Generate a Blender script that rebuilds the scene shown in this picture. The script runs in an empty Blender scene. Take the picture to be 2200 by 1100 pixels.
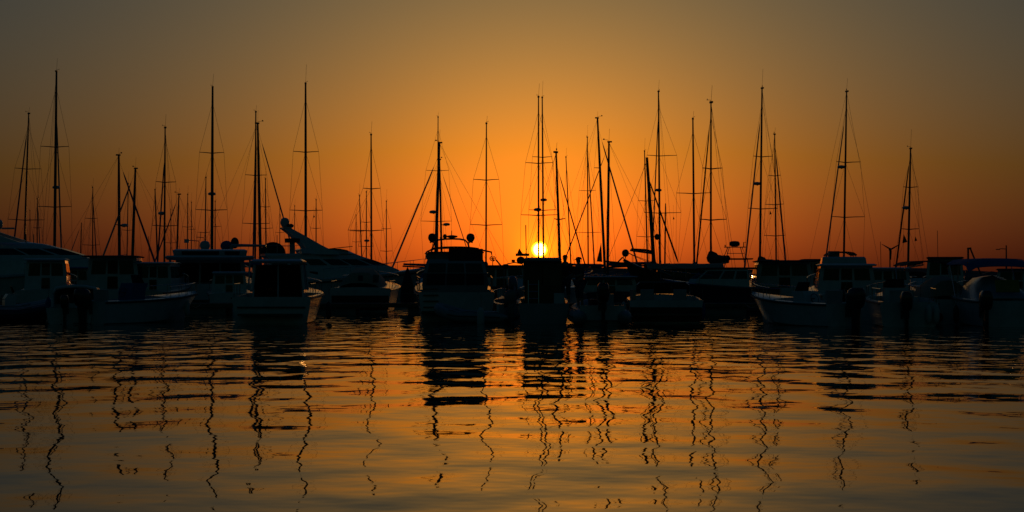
import bpy, math, random
from mathutils import Vector, Matrix
R = math.radians
random.seed(7)
sc = bpy.context.scene
C = sc.collection

# ------------------------------------------------------------------ camera
CAM_H = 1.7
FPX = 3600.0            # focal length in pixels of the 2200 px wide photograph
HOR = 590.0             # image row of the horizon
cam = bpy.data.cameras.new('camera')
cam_o = bpy.data.objects.new('camera', cam)
C.objects.link(cam_o)
sc.camera = cam_o
cam_o.location = (0, 0, CAM_H)
cam_o.rotation_euler = (R(90) + math.atan((HOR - 550) / FPX), 0, 0)
cam.sensor_width = 36.0
cam.lens = 36.0 * FPX / 2200.0
cam.clip_start = 0.1
cam.clip_end = 20000

# ------------------------------------------------------------------ sky
SUN_EL = R(0.86)
SUN_AZ = R(0.94)         # to the right of the camera axis (+Y)
sun_dir = Vector((math.sin(SUN_AZ) * math.cos(SUN_EL), math.cos(SUN_AZ) * math.cos(SUN_EL), math.sin(SUN_EL)))
world = bpy.data.worlds.new('World')
sc.world = world
world.use_nodes = True
wt = world.node_tree
bg = wt.nodes['Background']
def wn(kind, **kw):
    n = wt.nodes.new(kind)
    for k, v in kw.items():
        setattr(n, k, v)
    return n
def wmath(op, a, b=None, c=None):
    n = wn('ShaderNodeMath', operation=op)
    for i, s in enumerate((a, b, c)):
        if s is None:
            continue
        if isinstance(s, (int, float)):
            n.inputs[i].default_value = s
        else:
            wt.links.new(s, n.inputs[i])
    return n.outputs[0]
sky = wn('ShaderNodeTexSky', sky_type='NISHITA', sun_disc=False)
sky.sun_elevation = SUN_EL
sky.sun_rotation = SUN_AZ
sky.air_density = 1.6
sky.dust_density = 0.7
sky.ozone_density = 1.0
sep = wn('ShaderNodeSeparateColor')
wt.links.new(sky.outputs[0], sep.inputs[0])
tc = wn('ShaderNodeTexCoord')
dot = wn('ShaderNodeVectorMath', operation='DOT_PRODUCT')
nrm = wn('ShaderNodeVectorMath', operation='NORMALIZE')
wt.links.new(tc.outputs['Generated'], nrm.inputs[0])
wt.links.new(nrm.outputs['Vector'], dot.inputs[0])
dot.inputs[1].default_value = sun_dir
crs = wn('ShaderNodeVectorMath', operation='CROSS_PRODUCT')
wt.links.new(nrm.outputs['Vector'], crs.inputs[0])
crs.inputs[1].default_value = sun_dir
ln = wn('ShaderNodeVectorMath', operation='LENGTH')
wt.links.new(crs.outputs[0], ln.inputs[0])
theta = wmath('ARCTAN2', ln.outputs['Value'], dot.outputs['Value'])      # angle from the sun, accurate near zero
aur = wmath('ADD', wmath('POWER', wmath('DIVIDE', theta, R(6)), 2.0), 1.0)   # forward scattering of a hazy sky round the sun
wide = wmath('POWER', wmath('ADD', wmath('POWER', wmath('DIVIDE', theta, R(25)), 2.0), 1.0), -0.45)
away = wmath('SUBTRACT', 1.0, wide)          # the dim blue sky away from the sun
def chan(src, k, g, p, floor):
    return wmath('MULTIPLY', wmath('MULTIPLY', wmath('POWER', src, g), k), wmath('ADD', wmath('POWER', aur, -p), wmath('MULTIPLY', away, floor)))
bsrc = wmath('ADD', sep.outputs[2], wmath('MULTIPLY', sep.outputs[1], 0.05))
sxyz = wn('ShaderNodeSeparateXYZ')
wt.links.new(nrm.outputs['Vector'], sxyz.inputs[0])
low = wmath('EXPONENT', wmath('DIVIDE', wmath('MAXIMUM', sxyz.outputs[2], 0.0), -R(4.0)))     # thick low haze towards the horizon
def dim(src, k):
    return wmath('MULTIPLY', src, wmath('SUBTRACT', 1.0, wmath('MULTIPLY', low, k)))
near = wmath('POWER', wmath('ADD', wmath('POWER', wmath('DIVIDE', theta, R(2.3)), 2.0), 1.0), -1.5)
rr = wmath('ADD', dim(chan(sep.outputs[0], 0.089, 1.309, 0.69, 0.04), 0.70), wmath('MULTIPLY', near, 0.75))
gg = wmath('ADD', dim(chan(sep.outputs[1], 0.179, 1.069, 0.725, 0.12), 0.50), wmath('MULTIPLY', near, 0.098))
bb = dim(wmath('MULTIPLY', chan(bsrc, 0.088, 0.579, 0.166, 0.0), wmath('ADD', wide, wmath('MULTIPLY', away, 0.62))), 0.55)
# narrow aureole and the disc itself
halo = wmath('POWER', wmath('ADD', wmath('POWER', wmath('DIVIDE', theta, R(0.50)), 2.0), 1.0), -1.35)
disc = wmath('MINIMUM', 1.0, wmath('MAXIMUM', wmath('MULTIPLY', wmath('SUBTRACT', R(0.282), theta), 1.0 / R(0.10)), 0.0))
rr = wmath('ADD', rr, wmath('ADD', wmath('MULTIPLY', halo, 0.9), wmath('MULTIPLY', disc, 34.0)))
gg = wmath('ADD', gg, wmath('ADD', wmath('MULTIPLY', halo, 0.46), wmath('MULTIPLY', wmath('POWER', disc, 1.6), 20.0)))
bb = wmath('ADD', bb, wmath('MULTIPLY', wmath('POWER', disc, 3.0), 1.6))
comb = wn('ShaderNodeCombineColor')
for i, s in enumerate((rr, gg, bb)):
    wt.links.new(s, comb.inputs[i])
wt.links.new(comb.outputs[0], bg.inputs[0])
bg.inputs[1].default_value = 1.0

# ------------------------------------------------------------------ sun, exposure
sl = bpy.data.lights.new('sun', 'SUN')
sl.energy = 0.06
sl.color = (1.0, 0.42, 0.10)
sl.angle = R(0.53)
so = bpy.data.objects.new('sun', sl)
C.objects.link(so)
so.rotation_euler = sun_dir.to_track_quat('Z', 'Y').to_euler()
sc.view_settings.view_transform = 'Standard'
sc.view_settings.look = 'None'
sc.view_settings.exposure = 0.0
sc.view_settings.gamma = 1.0
sc.render.engine = 'CYCLES'
sc.cycles.max_bounces = 8
sc.cycles.transparent_max_bounces = 16
sc.cycles.sample_clamp_indirect = 6.0
sc.cycles.use_denoising = True

# ------------------------------------------------------------------ helpers
def WX(x, D):
    return (x - 1100.0) * D / FPX
def WZ(y, D):
    return CAM_H + (HOR - y) * D / FPX

MATS = {}
def mat(name, col, rough=0.5, metal=0.0, coat=0.0, var=0.12, scale=3.0, spec=0.5, bump=0.0):
    if name in MATS:
        return MATS[name]
    m = bpy.data.materials.new(name)
    m.use_nodes = True
    nt = m.node_tree
    b = nt.nodes['Principled BSDF']
    b.inputs['Roughness'].default_value = rough
    b.inputs['Metallic'].default_value = metal
    b.inputs['Coat Weight'].default_value = coat
    b.inputs['Specular IOR Level'].default_value = spec
    t = nt.nodes.new('ShaderNodeTexCoord')
    n = nt.nodes.new('ShaderNodeTexNoise')
    n.inputs['Scale'].default_value = scale
    n.inputs['Detail'].default_value = 4
    nt.links.new(t.outputs['Object'], n.inputs['Vector'])
    r = nt.nodes.new('ShaderNodeValToRGB')
    r.color_ramp.elements[0].position = 0.3
    r.color_ramp.elements[1].position = 0.7
    r.color_ramp.elements[0].color = tuple(max(0, c * (1 - var)) for c in col) + (1,)
    r.color_ramp.elements[1].color = tuple(min(1, c * (1 + var * 0.6)) for c in col) + (1,)
    nt.links.new(n.outputs[0], r.inputs[0])
    nt.links.new(r.outputs[0], b.inputs['Base Color'])
    if bump:
        bp = nt.nodes.new('ShaderNodeBump')
        bp.inputs['Strength'].default_value = bump
        bp.inputs['Distance'].default_value = 0.02
        nt.links.new(n.outputs[0], bp.inputs['Height'])
        nt.links.new(bp.outputs[0], b.inputs['Normal'])
    MATS[name] = m
    return m

def glass(name, tint, rough=0.03):
    m = bpy.data.materials.new(name)
    m.use_nodes = True
    nt = m.node_tree
    for n in list(nt.nodes):
        if n.type == 'BSDF_PRINCIPLED':
            nt.nodes.remove(n)
    out = nt.nodes['Material Output']
    tr = nt.nodes.new('ShaderNodeBsdfTransparent')
    tr.inputs[0].default_value = tint + (1,)
    gl = nt.nodes.new('ShaderNodeBsdfGlossy')
    gl.inputs['Roughness'].default_value = rough
    fr = nt.nodes.new('ShaderNodeFresnel')
    fr.inputs[0].default_value = 1.5
    mx = nt.nodes.new('ShaderNodeMixShader')
    nt.links.new(fr.outputs[0], mx.inputs[0])
    nt.links.new(tr.outputs[0], mx.inputs[1])
    nt.links.new(gl.outputs[0], mx.inputs[2])
    nt.links.new(mx.outputs[0], out.inputs[0])
    MATS[name] = m
    return m

mat('gelcoat', (0.62, 0.64, 0.64), 0.22, coat=0.4)
mat('gelcoat_cream', (0.55, 0.52, 0.44), 0.3, coat=0.2)
mat('gelcoat_grey', (0.32, 0.36, 0.38), 0.3, coat=0.2)
mat('navy_hull', (0.02, 0.03, 0.07), 0.2, coat=0.5)
mat('black_hull', (0.012, 0.013, 0.016), 0.22, coat=0.4)
mat('wood_hull', (0.16, 0.075, 0.03), 0.4, coat=0.3, var=0.3)
mat('antifoul', (0.03, 0.02, 0.05), 0.7)
mat('alloy', (0.30, 0.31, 0.32), 0.42, metal=0.7)
mat('alloy_dark', (0.08, 0.08, 0.085), 0.45, metal=0.4)
mat('steel', (0.55, 0.55, 0.55), 0.18, metal=1.0, var=0.04)
mat('wire', (0.12, 0.12, 0.12), 0.5, metal=0.5)
mat('rope', (0.25, 0.22, 0.17), 0.9, scale=30)
mat('canvas_blue', (0.03, 0.11, 0.28), 0.85, bump=0.3, scale=6)
mat('canvas_dark', (0.018, 0.02, 0.028), 0.9, bump=0.3, scale=6)
mat('canvas_maroon', (0.10, 0.015, 0.018), 0.9, bump=0.3, scale=6)
mat('canvas_cream', (0.38, 0.33, 0.24), 0.9, bump=0.3, scale=6)
mat('sailcloth', (0.45, 0.44, 0.40), 0.85, bump=0.3, scale=8)
mat('rubber', (0.02, 0.02, 0.022), 0.6)
mat('engine_black', (0.012, 0.012, 0.014), 0.25, coat=0.5)
mat('engine_grey', (0.16, 0.17, 0.18), 0.3, coat=0.4)
mat('hypalon', (0.30, 0.32, 0.33), 0.45)
mat('hypalon_dark', (0.03, 0.04, 0.06), 0.4)
mat('plastic_white', (0.6, 0.6, 0.58), 0.4)
mat('plastic_black', (0.015, 0.015, 0.015), 0.4)
mat('plastic_red', (0.45, 0.02, 0.015), 0.4)
mat('board_yellow', (0.42, 0.26, 0.03), 0.7)
mat('teak', (0.17, 0.10, 0.05), 0.7, var=0.3, scale=10)
mat('concrete', (0.26, 0.25, 0.23), 0.9, var=0.25, scale=2)
mat('timber', (0.12, 0.085, 0.055), 0.85, var=0.35, scale=6)
mat('rock', (0.12, 0.11, 0.10), 0.95, var=0.4, scale=0.6)
mat('land', (0.04, 0.045, 0.035), 0.95, var=0.4, scale=0.02)
mat('cushion', (0.42, 0.40, 0.36), 0.8)
mat('skin', (0.36, 0.20, 0.13), 0.6)
mat('hair', (0.02, 0.015, 0.012), 0.7)
mat('shirt', (0.06, 0.06, 0.075), 0.9)
mat('shirt_red', (0.10, 0.03, 0.03), 0.9)
mat('shorts', (0.05, 0.06, 0.09), 0.9)
mat('cap', (0.03, 0.03, 0.04), 0.8)
mat('flag', (0.12, 0.015, 0.015), 0.9)
glass('clear_pane', (0.55, 0.50, 0.45))
glass('tinted_pane', (0.26, 0.19, 0.12))
mat('dark_glass', (0.006, 0.007, 0.008), 0.06, spec=0.6, var=0.0)

class MB:
    def __init__(s):
        s.v = []; s.f = []
    def add(s, vs, fs):
        o = len(s.v)
        s.v += [tuple(p) for p in vs]
        s.f += [tuple(i + o for i in f) for f in fs]
        return s
    def box(s, cx, cy, cz, sx, sy, sz, ry=0.0, rz=0.0):
        m = Matrix.Translation((cx, cy, cz)) @ Matrix.Rotation(rz, 4, 'Z') @ Matrix.Rotation(ry, 4, 'Y')
        vs = [m @ Vector((a * sx / 2, b * sy / 2, c * sz / 2)) for a in (-1, 1) for b in (-1, 1) for c in (-1, 1)]
        return s.add(vs, [(0, 1, 3, 2), (4, 6, 7, 5), (0, 4, 5, 1), (2, 3, 7, 6), (0, 2, 6, 4), (1, 5, 7, 3)])
    def loft(s, rings, cap0=True, cap1=True, closed=True):
        n = len(rings[0]); vs = [p for r in rings for p in r]; fs = []
        for i in range(len(rings) - 1):
            for j in range(n if closed else n - 1):
                k = (j + 1) % n
                fs.append((i * n + j, i * n + k, (i + 1) * n + k, (i + 1) * n + j))
        if cap0: fs.append(tuple(range(n - 1, -1, -1)))
        if cap1: fs.append(tuple((len(rings) - 1) * n + j for j in range(n)))
        return s.add(vs, fs)
    def tube(s, pts, r, n=6):
        pts = [Vector(p) for p in pts]
        rs = r if isinstance(r, (list, tuple)) else [r] * len(pts)
        rings = []
        for i, p in enumerate(pts):
            a = pts[max(i - 1, 0)]; b = pts[min(i + 1, len(pts) - 1)]
            d = (b - a)
            d = d.normalized() if d.length > 1e-9 else Vector((0, 0, 1))
            up = Vector((0, 0, 1)) if abs(d.z) < 0.9 else Vector((1, 0, 0))
            u = d.cross(up).normalized(); w = d.cross(u).normalized()
            rings.append([p + (u * math.cos(t) + w * math.sin(t)) * rs[i] for t in [2 * math.pi * k / n for k in range(n)]])
        return s.loft(rings)
    def ell(s, c, rx, ry, rz, nu=12, nv=8, z0=-1.0):
        rings = []
        for i in range(nv + 1):
            a = -math.pi / 2 + math.pi * i / nv
            z = math.sin(a); q = max(math.cos(a), 0.02)
            if z < z0:
                z = z0; q = math.sqrt(max(1 - z0 * z0, 0.0004))
            rings.append([(c[0] + rx * q * math.cos(2 * math.pi * k / nu), c[1] + ry * q * math.sin(2 * math.pi * k / nu), c[2] + rz * z) for k in range(nu)])
        return s.loft(rings)
    def lathe(s, c, prof, n=12):
        return s.loft([[(c[0] + r * math.cos(2 * math.pi * k / n), c[1] + r * math.sin(2 * math.pi * k / n), c[2] + z) for k in range(n)] for r, z in prof])
    def pane(s, q, t=0.02):
        q = [Vector(p) for p in q]
        nrm_ = (q[1] - q[0]).cross(q[3] - q[0]).normalized() * t
        vs = q + [p + nrm_ for p in q]
        return s.add(vs, [(3, 2, 1, 0), (4, 5, 6, 7), (0, 1, 5, 4), (1, 2, 6, 5), (2, 3, 7, 6), (3, 0, 4, 7)])
    def sheet(s, grid, t=0.03):
        # a cloth or shell: a grid of points given thickness downwards
        n = len(grid); m = len(grid[0])
        top = [Vector(p) for r in grid for p in r]
        vs = top + [p - Vector((0, 0, t)) for p in top]
        o = n * m; fs = []
        for i in range(n - 1):
            for j in range(m - 1):
                a = (i * m + j, i * m + j + 1, (i + 1) * m + j + 1, (i + 1) * m + j)
                fs.append(a); fs.append(tuple(k + o for k in reversed(a)))
        rim = [(0, j) for j in range(m)] + [(i, m - 1) for i in range(1, n)] + [(n - 1, j) for j in range(m - 2, -1, -1)] + [(i, 0) for i in range(n - 2, 0, -1)]
        idx = [i * m + j for i, j in rim]
        for a, b in zip(idx, idx[1:] + idx[:1]):
            fs.append((b, a, a + o, b + o))
        return s.add(vs, fs)
    def build(s, name, material, parent=None, smooth=38):
        me = bpy.data.meshes.new(name)
        me.from_pydata(s.v, [], s.f)
        me.validate()
        if smooth:
            me.polygons.foreach_set('use_smooth', [True] * len(me.polygons))
            me.set_sharp_from_angle(angle=R(smooth))
        me.materials.append(MATS[material])
        o = bpy.data.objects.new(name, me)
        C.objects.link(o)
        if parent: o.parent = parent
        return o

def tag(o, label=None, cat=None, group=None, kind=None):
    if label: o['label'] = label
    if cat: o['category'] = cat
    if group: o['group'] = group
    if kind: o['kind'] = kind
    return o
def thing(name, label, cat, loc, rotz=0.0, group=None):
    o = bpy.data.objects.new(name, None)
    o.empty_display_size = 0.3
    C.objects.link(o)
    o.location = loc
    o.rotation_euler = (0, 0, rotz)
    return tag(o, label, cat, group)
def tube(name, pts, r, m, parent, n=6):
    return MB().tube(pts, r, n).build(name, m, parent)

def smooth01(t):
    t = max(0.0, min(1.0, t)); return t * t * (3 - 2 * t)

# ------------------------------------------------------------------ hulls (x forward, y to port, z up, waterline at 0)
class Hull:
    def __init__(s, L, B, fs, fb, draft=0.35, transom=0.85, rake=0.5, mid=0.42, x0=None, power=2.2, sheer=1.8):
        s.L, s.B, s.fs, s.fb, s.dr, s.tr, s.rk, s.mid, s.pw, s.sh = L, B, fs, fb, draft, transom, rake, mid, power, sheer
        s.x0 = -L / 2 if x0 is None else x0
    def half(s, t):
        if t < s.mid:
            return s.B / 2 * (s.tr + (1 - s.tr) * smooth01(t / s.mid))
        return max(s.B / 2 * (1 - ((t - s.mid) / (1 - s.mid)) ** s.pw), 0.02)
    def zs(s, t):
        return s.fs + (s.fb - s.fs) * t ** s.sh
    def x(s, t):
        return s.x0 + t * s.L
    def edge(s, t, side, out=0.0, up=0.0):
        return (s.x(t), side * (s.half(t) + out), s.zs(t) + up)
    def section(s, t, floor=None, gun=0.12):
        b, z, x = s.half(t), s.zs(t), s.x(t)
        k = t ** 3 * s.rk
        zc = 0.02 + 0.35 * s.fb * t ** 3
        bc = b * (0.90 - 0.38 * t * t)
        zk = -s.dr * (1 - t ** 5)
        zm = zc + (z - zc) * 0.55
        bm = bc + (b - bc) * 0.62
        half = [(x - k, 0.0, zk), (x - k * 0.8, bc, zc), (x - k * 0.38, bm, zm), (x, b, z)]
        if floor is None:
            g = min(0.08, b * 0.4)
            inner = [(x, b - g, z + 0.035), (x, (b - g) * 0.5, z + 0.07), (x, 0.0, z + 0.085)]
        else:
            g = min(gun, b * 0.5)
            inner = [(x, b - g, z + 0.02), (x, max(b - g - 0.06, 0.005), floor), (x, 0.0, floor + 0.01)]
        h = half + inner
        return h + [(px, -py, pz) for px, py, pz in reversed(h[1:-1])]
    def build(s, parent, m, floor=None, deck_from=0.62, n=14, name='hull', stern_cap=True):
        rings = []
        if floor is None:
            rings = [s.section(i / n) for i in range(n + 1)]
        else:
            a = max(3, int(n * deck_from))
            rings = [s.section(deck_from * i / a, floor) for i in range(a + 1)]
            b = n - a + 2
            rings += [s.section(deck_from + (1 - deck_from) * i / b) for i in range(b + 1)]
        mb = MB().loft(rings, cap0=False, cap1=True)
        if stern_cap:
            r = rings[0]
            outer = [r[0], r[1], r[2], r[3], r[9], r[10], r[11]]
            if floor is None:
                outer = r
            mb.add(outer, [tuple(range(len(outer) - 1, -1, -1))])
        return mb.build(name, m, parent)
    def rail_strip(s, parent, m='rubber', r=0.03, name='rub_rail', down=0.05):
        for sd in (1, -1):
            tube(name, [s.edge(i / 14, sd, 0.012, -down) for i in range(15)], r, m, parent)

# superstructure: levels (z, x_aft, x_front, half_width_aft, half_width_front)
def ring_of(l):
    z, a, b, wa, wb = l
    xm = a + (b - a) * 0.5; xa = b - (b - a) * 0.13
    wm = wa * 0.45 + wb * 0.55 + abs(wa - wb) * 0.2
    return [(a, wa, z), (xm, wm, z), (xa, wb, z), (b, wb * 0.55, z), (b, -wb * 0.55, z), (xa, -wb, z), (xm, -wm, z), (a, -wa, z)]
def level_at(levels, z):
    for l0, l1 in zip(levels, levels[1:]):
        if l0[0] <= z <= l1[0]:
            f = (z - l0[0]) / max(l1[0] - l0[0], 1e-6)
            return tuple(p + (q - p) * f for p, q in zip(l0, l1))
    return levels[-1] if z > levels[-1][0] else levels[0]
def house(name, levels, m, parent, smooth=30):
    return MB().loft([ring_of(l) for l in levels]).build(name, m, parent, smooth)
def house_pane(name, levels, k, u0, u1, z0, z1, m, parent, lift=0.006):
    # a pane on face k of the superstructure (0,1 port side; 2,3,4 front; 5,6 starboard; 7 aft)
    q = []
    for z, u in ((z0, u0), (z0, u1), (z1, u1), (z1, u0)):
        r = ring_of(level_at(levels, z))
        a, b = Vector(r[k]), Vector(r[(k + 1) % 8])
        q.append(a + (b - a) * u)
    n = (q[1] - q[0]).cross(q[3] - q[0]).normalized()
    ctr = sum(q, Vector()) / 4
    lc = level_at(levels, (z0 + z1) / 2)
    cen = Vector(((lc[1] + lc[2]) / 2, 0, (z0 + z1) / 2))
    if n.dot(ctr - cen) < 0:
        q = [q[1], q[0], q[3], q[2]]; n = -n
    q = [p + n * lift for p in q]
    return MB().pane(q, 0.012).build(name, m, parent, 0)

# ------------------------------------------------------------------ reusable parts of boats
def outboard(parent, x, y, z, s=1.0, tilt=0.0, m='engine_black', yaw=0.0):
    # cowling as the part, leg, bracket and propeller as its pieces; x is the transom face, motor sits aft of it
    M = Matrix.Translation((x, y, z)) @ Matrix.Rotation(yaw, 4, 'Z') @ Matrix.Rotation(tilt, 4, 'Y') @ Matrix.Scale(s, 4)
    def tf(mb):
        mb.v = [tuple(M @ Vector(p)) for p in mb.v]; return mb
    rings = []
    for zz, l, w, dx in ((0.10, 0.40, 0.26, 0.02), (0.18, 0.56, 0.36, 0.0), (0.34, 0.62, 0.40, -0.02), (0.52, 0.62, 0.39, -0.03), (0.66, 0.54, 0.34, -0.05), (0.73, 0.36, 0.24, -0.09)):
        cx = -0.30 + dx
        rings.append([(cx + l / 2 * math.copysign(abs(math.cos(a)) ** 0.65, math.cos(a)), w / 2 * math.copysign(abs(math.sin(a)) ** 0.65, math.sin(a)), zz) for a in [2 * math.pi * (k + 0.5) / 16 for k in range(16)]])
    cow = tf(MB().loft(rings)).build('outboard_cowling', m, parent, 45)
    leg = MB().loft([[(-0.32 + a, b, zz) for a, b in ((-0.15 * q, -0.055), (0.14 * q, -0.065), (0.20 * q, 0), (0.14 * q, 0.065), (-0.15 * q, 0.055), (-0.2 * q, 0))] for zz, q in ((0.12, 1.1), (-0.1, 0.9), (-0.42, 0.8), (-0.62, 0.9))])
    leg.box(-0.40, 0, -0.46, 0.46, 0.22, 0.025)
    leg.tube([(-0.12, 0, -0.64), (-0.22, 0, -0.64), (-0.45, 0, -0.64), (-0.60, 0, -0.64)], [0.02, 0.055, 0.06, 0.035], 10)
    leg.box(-0.34, 0, -0.77, 0.20, 0.02, 0.20)
    tf(leg).build('drive_leg', m, cow)
    br = MB().box(-0.05, 0.11, 0.02, 0.12, 0.04, 0.34).box(-0.05, -0.11, 0.02, 0.12, 0.04, 0.34).box(-0.12, 0, 0.06, 0.12, 0.24, 0.06)
    tf(br).build('transom_bracket', 'alloy_dark', cow)
    pr = MB()
    for k in range(3):
        a = 2 * math.pi * k / 3
        c, sn = math.cos(a), math.sin(a)
        pts = [(0.05, 0.03, 0.03), (0.02, 0.14, 0.07), (-0.02, 0.17, 0.0), (-0.04, 0.12, -0.06), (-0.03, 0.03, -0.03)]
        q = [(-0.62 + px, py * c - pz * sn, -0.64 + py * sn + pz * c) for px, py, pz in pts]
        q2 = [(px - 0.012, py, pz) for px, py, pz in q]
        pr.add(q + q2, [(0, 1, 2, 3, 4), (9, 8, 7, 6, 5)] + [(i, (i + 1) % 5, 5 + (i + 1) % 5, 5 + i) for i in range(5)])
    pr.tube([(-0.58, 0, -0.64), (-0.68, 0, -0.64)], [0.04, 0.025], 8)
    tf(pr).build('propeller', 'alloy_dark', cow)
    return cow

def canopy(parent, x0, x1, hw, z, m, rise=0.12, base_z=None, droop_front=0.0, droop_aft=0.0, poles=(0.08, 0.5, 0.92), foot=None, edge=0.12, name='canopy'):
    # a bimini: cambered cloth on hoops
    grid = []
    nx, ny = 9, 11
    for i in range(nx):
        u = i / (nx - 1)
        x = x0 + (x1 - x0) * u
        dz = -droop_aft * max(0, 1 - u / 0.25) ** 2 - droop_front * max(0, (u - 0.75) / 0.25) ** 2 + 0.03 * math.cos(2 * math.pi * u * 2) * 0.4
        row = []
        for j in range(ny):
            v = -1 + 2 * j / (ny - 1)
            zz = z + rise * (1 - abs(v) ** 2.6) + dz - (edge if abs(v) > 0.99 else 0)
            row.append((x, hw * v if abs(v) < 0.99 else hw * 1.01 * v, zz))
        grid.append(row)
    c = MB().sheet(grid, 0.025).build(name, m, parent)
    if base_z is not None:
        for k, u in enumerate(poles):
            x = x0 + (x1 - x0) * u
            fx = (x0 + x1) / 2 if foot is None else foot
            fx = fx + (x - fx) * 0.25
            pts = [(fx, hw * 1.0, base_z), (x, hw * 0.97, z - 0.06), (x, hw * 0.6, z + rise * 0.6), (x, 0, z + rise * 0.85), (x, -hw * 0.6, z + rise * 0.6), (x, -hw * 0.97, z - 0.06), (fx, -hw * 1.0, base_z)]
            tube('canopy_hoop', pts, 0.014, 'steel', c)
    return c

def rail(parent, pts, h=0.5, m='steel', r=0.014, name='guard_rail', every=2):
    top = [(x, y, z + h) for x, y, z in pts]
    o = tube(name, [pts[0]] + top + [pts[-1]], r, m, parent)
    for p, q in list(zip(pts, top))[1:-1:every]:
        tube('stanchion', [p, q], r * 0.85, m, o)
    return o

def windscreen(parent, x0, z0, x1, z1, hw, back=0.5, m='tinted_pane', panes=3, frame='alloy'):
    # raked front panes with side returns, each pane framed; (x0,z0) foot, (x1,z1) top edge
    ws = MB()
    foot = [(x0 - back, hw, z0), (x0 - 0.1, hw * 0.9, z0), (x0, hw * 0.35, z0), (x0, -hw * 0.35, z0), (x0 - 0.1, -hw * 0.9, z0), (x0 - back, -hw, z0)]
    d = x1 - x0
    top = [(x0 - back + d * 0.15, hw * 0.97, z0 + (z1 - z0) * 0.75), (x0 - 0.1 + d, hw * 0.85, z1), (x1, hw * 0.33, z1), (x1, -hw * 0.33, z1), (x0 - 0.1 + d, -hw * 0.85, z1), (x0 - back + d * 0.15, -hw * 0.97, z0 + (z1 - z0) * 0.75)]
    fr = MB()
    fr.tube(foot, 0.018, 6).tube(top, 0.018, 6)
    for a, b in zip(foot, top):
        fr.tube([a, b], 0.016, 6)
    f = fr.build('windscreen_frame', frame, parent)
    for i in range(5):
        MB().pane([foot[i], foot[i + 1], top[i + 1], top[i]], 0.006).build('windscreen_pane', m, f, 0)
    return f

def console(parent, x, y, z, w=0.7, d=0.5, h=0.85, m='gelcoat', seat=True):
    c = MB().loft([[(x - d / 2 + a * d + o, y + b * w, zz) for a, b in ((0, -0.5), (1, -0.5), (1, 0.5), (0, 0.5))] for zz, o in ((z, 0), (z + h * 0.75, 0.02), (z + h, 0.14))]).build('console', m, parent)
    sw = MB().tube([(x - d / 2 - 0.08 + 0.05 * math.sin(a), y + 0.17 * math.cos(a), z + h * 0.72 + 0.16 * math.sin(a)) for a in [2 * math.pi * k / 14 for k in range(15)]], 0.013, 5)
    sw.build('steering_wheel', 'plastic_black', c)
    tube('steering_column', [(x - d / 2 + 0.02, y, z + h * 0.70), (x - d / 2 - 0.08, y, z + h * 0.72), (x - d / 2 - 0.085, y + 0.16, z + h * 0.72)], 0.015, 'plastic_black', c, 5)
    MB().pane([(x + d / 2, y + w * 0.45, z + h), (x + d / 2, y - w * 0.45, z + h), (x + d / 2 - 0.12, y - w * 0.38, z + h + 0.3), (x + d / 2 - 0.12, y + w * 0.38, z + h + 0.3)], 0.008).build('console_screen', 'tinted_pane', c, 0)
    if seat:
        MB().box(x - d - 0.5, y, z + 0.28, 0.45, w, 0.5).build('helm_seat', 'cushion', parent)
        MB().box(x - d - 0.7, y, z + 0.72, 0.10, w, 0.42, ry=-0.1).build('seat_backrest', 'cushion', parent)
    return c

def radome(parent, p, r=0.3, h=0.5, m='plastic_white', name='satellite_dome'):
    return MB().lathe(p, [(r * 0.5, 0), (r * 0.72, 0.04), (r * 0.98, h * 0.35), (r, h * 0.55), (r * 0.85, h * 0.82), (r * 0.5, h * 0.96), (r * 0.1, h)], 14).build(name, m, parent)

def cleat_rope(name, label, p0, p1, sag=0.25, r=0.012):
    p0, p1 = Vector(p0), Vector(p1)
    pts = [p0.lerp(p1, i / 10) - Vector((0, 0, sag * 4 * (i / 10) * (1 - i / 10))) for i in range(11)]
    return tag(tube(name, pts, r, 'rope', None, 5), label, 'rope', 'mooring lines')

def fender(label, p, r=0.11, h=0.6, m='plastic_white', line=0.5, group='fenders hanging on the boats'):
    t = thing('fender', label, 'fender', p, 0, group)
    MB().lathe((0, 0, 0), [(0.02, -h / 2 - 0.06), (r * 0.6, -h / 2 - 0.02), (r, -h / 2 + r * 0.8), (r, h / 2 - r * 0.8), (r * 0.6, h / 2 + 0.02), (0.03, h / 2 + 0.08)], 14).build('fender_body', m, t)
    tube('fender_line', [(0, 0, h / 2 + 0.05), (0.02, 0.01, h / 2 + line * 0.6), (0, 0.03, h / 2 + line)], 0.008, 'rope', t, 5)
    return t

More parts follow.
